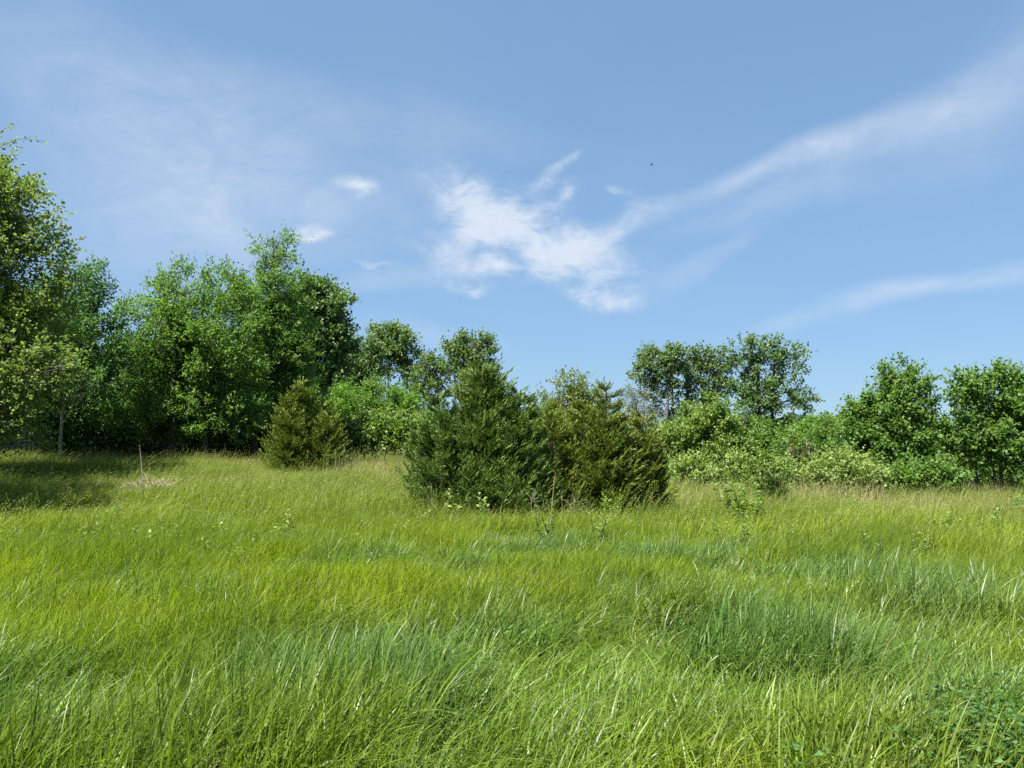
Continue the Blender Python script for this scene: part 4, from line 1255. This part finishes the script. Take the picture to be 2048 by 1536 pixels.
# clover like plants close to the viewer
G_CLO = 'clover plants in the yellow green grass'
crng = np.random.default_rng(99)
for i, (px, py, lab) in enumerate([
        (1895, 1470, 'large dark clover plant nearest the corner of the meadow'), (1950, 1440, 'clover plant rising highest in the dark patch'), (2010, 1460, 'clover plant at the outer side of the dark patch'),
        (1925, 1500, 'clover plant lowest in the dark patch'), (1975, 1500, 'small clover plant between larger ones'), (1880, 1520, 'clover plant with pale leaves at the patch rim'),
        (2035, 1500, 'clover plant cut by the edge of view'), (1645, 1510, 'small lone clover plant in yellow green grass'), (1820, 1465, 'thin clover plant beside the dark patch')]):
    x, y = gpos(px, py, 0.34)
    h = 0.42 + 0.10 * (i in (0, 1, 2))
    base = np.array([x, y, float(zg(x, y)) - 0.01])
    root = empty('clover_plant', base); tag(root, lab, 'clover plant', G_CLO)
    rng = np.random.default_rng(300 + i)
    sm = MB(); lm = MB()
    for s in range(15 if i not in (7, 8) else 8):
        a = rng.uniform(0, 6.28); tipv = np.array([math.cos(a) * 0.16, math.sin(a) * 0.16, h * rng.uniform(0.75, 1.1)])
        P = curve((rng.normal(0, 0.03), rng.normal(0, 0.03), 0), tipv, rng, 0.08, 6)
        sm.tube(P, np.linspace(0.0022, 0.0012, 6), 4)
        nl = 11
        t = np.linspace(0.3, 1, nl)
        Q = np.stack([np.interp(t, np.linspace(0, 1, 6), P[:, c]) for c in range(3)], 1)
        az = rng.uniform(0, 6.28) + np.arange(nl) * 2.2
        for tw in (-0.9, 0, 0.9):      # three leaflets
            o = np.stack([np.cos(az), np.sin(az), np.full(nl, 0.3)], 1) * 0.022
            D = np.stack([np.cos(az + tw), np.sin(az + tw), np.full(nl, 0.25)], 1)
            lm.leaves(Q + o, D, np.array([0, 0, 1.0]) + rng.normal(size=(nl, 3)) * 0.6, 0.034 * rng.uniform(0.5, 1.35, nl), 0.021 * rng.uniform(0.6, 1.2, nl), rng.beta(2, 2, nl), 0.6)
    sm.obj('stem', [M['leaf_clover']], root); lm.obj('leafage', [M['leaf_clover']], root)['kind'] = 'stuff'


def stalk(label, px, py0, py1, d, px1=None, mat='straw', r=0.007, head=True, seed=0, dd=0.0, name='dry_stalk', bend=0.04, group='dead stalks left from last year'):
    rng = np.random.default_rng(seed)
    a = at(px, py0, d); b = at(px1 if px1 is not None else px, py1, d); b[1] += dd
    a[2] = min(a[2], float(zg(a[0], a[1])))
    base = a.copy()
    mb = MB()
    P = curve(np.zeros(3), b - base, rng, bend, 8)
    mb.tube(P, np.linspace(r, r * 0.4, 8), 5, 0.6)
    root = mb.obj(name, [M[mat]], None, base)
    tag(root, label, 'dry stalk', group)
    hb = MB()
    T = P[-1] - P[-2]; T /= np.linalg.norm(T)
    n = 14 if head else 5
    tt = rng.uniform(-0.12, 0.08, n) if head else rng.uniform(-0.3, 0, n)
    hb.leaves(P[-1] + T * tt[:, None], T + rdir(rng, n) * 0.8, rdir(rng, n), 0.05, 0.009, rng.uniform(0, 1, n))
    hb.obj('seed_head' if head else 'dead_leaf', [M[mat]], root)
    return root


stalk('tallest pale dead stalk rising from the withered clump', 287, 978, 890, 19.0, 279, r=0.018, head=False, seed=1, mat='dead_stem')
stalk('short pale stalk beside the tallest one in the withered clump', 295, 975, 935, 19.0, 299, r=0.007, head=False, seed=2)
stalk('leaning pale stalk bent out of the withered clump toward the wood', 314, 972, 935, 19.0, 415, r=0.006, seed=3, bend=0.12)
stalk('pale stalk lying low away from the withered clump', 335, 985, 966, 19.0, 385, r=0.006, head=False, seed=4)
stalk('tall straw stalk standing alone before the cedar clump', 1100, 1066, 952, 12.5, 1110, r=0.008, seed=5)
stalk('shorter straw stalk beside the lone tall one', 1118, 1045, 990, 12.8, 1124, r=0.005, seed=6)
stalk('arched dry stalk before the foot of the largest cedar', 975, 1045, 1010, 14.0, 938, r=0.006, seed=7, bend=0.16)
stalk('leaning dry stalk in the olive grass beside the olive cedar', 1337, 1040, 1012, 14.5, 1392, r=0.006, seed=8, bend=0.1)
stalk('thin slanting dry stalk behind the slender sapling', 1490, 1098, 1062, 11.5, 1504, r=0.004, seed=9)
stalk('straw stalk at the foot of the brownish cedar', 678, 938, 905, 27.0, 670, r=0.012, seed=10)
stalk('white bleached stalk leaning at the flank of the large cedar', 868, 1000, 975, 15.5, 862, r=0.006, seed=11, mat='dead_stem')
for i, (px, t) in enumerate([(1075, 985), (1140, 992), (1066, 998), (1150, 985), (1178, 1000), (850, 990)]):
    rng = np.random.default_rng(400 + i)
    d = 15.4
    b0 = at(px, 1022, d); b0[2] = float(zg(b0[0], b0[1])); top = at(px + rng.uniform(-6, 6), t, d)
    mb = MB()
    P = curve(np.zeros(3), top - b0, rng, 0.06, 5); mb.tube(P, np.linspace(0.005, 0.002, 5), 4, 0.3)
    o = mb.obj('dead_weed', [M['dead_stem']], None, b0)
    tag(o, 'grey branched dead weed stem standing against the shaded cedar foot', 'dead weed', 'dead weeds along the cedar foot')
    tw = MB()
    for k in range(7):
        s = P[rng.integers(2, 5)]
        tw.tube(curve(s, s + np.array([rng.normal(0, 0.12), rng.normal(0, 0.08), rng.uniform(0.02, 0.16)]), rng, 0.1, 3), np.linspace(0.003, 0.0015, 3), 3, rng.uniform())
    tw.obj('twig', [M['dead_stem']], o)

# withered clump around the dead stalks
rng = np.random.default_rng(55)
x, y = at(303, 870, 19.0)[0], 19.0
cb = np.array([x, y, float(zg(x, y)) + 0.22])
mb = MB()
n = 420
a = rng.uniform(0, 6.28, n); rr = rng.uniform(0, 0.42, n) ** 0.8
mb.leaves(np.stack([np.cos(a) * rr * 1.1, np.sin(a) * rr, rng.uniform(0, 0.34, n) * (1 - rr)], 1),
          np.stack([np.cos(a), np.sin(a), rng.uniform(-0.1, 0.6, n)], 1) + rng.normal(size=(n, 3)) * 0.5, rdir(rng, n), rng.uniform(0.12, 0.32, n), 0.012, rng.uniform(0, 1, n))
o = mb.obj('withered_clump', [M['dead_stem']], None, cb)
tag(o, 'withered grey brown plant clump lying in the grass near the wood', 'dead plant')

# a bird far off in the sky
bp = at(1303, 330, 70.0)
mb = MB()
t = np.linspace(-1, 1, 7)
P = np.stack([t * 0.14, t * 0.02, -0.02 * t ** 2], 1)
mb.tube(P, np.array([0.006, 0.03, 0.042, 0.045, 0.036, 0.02, 0.008]), 8, 0.2)
bird = mb.obj('bird', [M['bark_dark']], None, bp, smooth=True)
tag(bird, 'tiny dark bird flying high in front of the clouds', 'bird')
for s in (-1, 1):
    wb = MB()
    V = np.array([[0.06, 0, 0.02], [-0.05, 0, 0.02], [-0.03, 0.14 * s, 0.10], [0.07, 0.14 * s, 0.10], [-0.06, 0.30 * s, 0.06], [0.0, 0.30 * s, 0.06]])
    V2 = V - np.array([0, 0, 0.008])
    Fq = np.array([[0, 1, 2, 3], [3, 2, 4, 5], [6, 9, 8, 7], [9, 11, 10, 8]])
    wb.add(np.concatenate([V, V2]), Fq, 0.2)
    wb.obj('wing', [M['bark_dark']], bird)
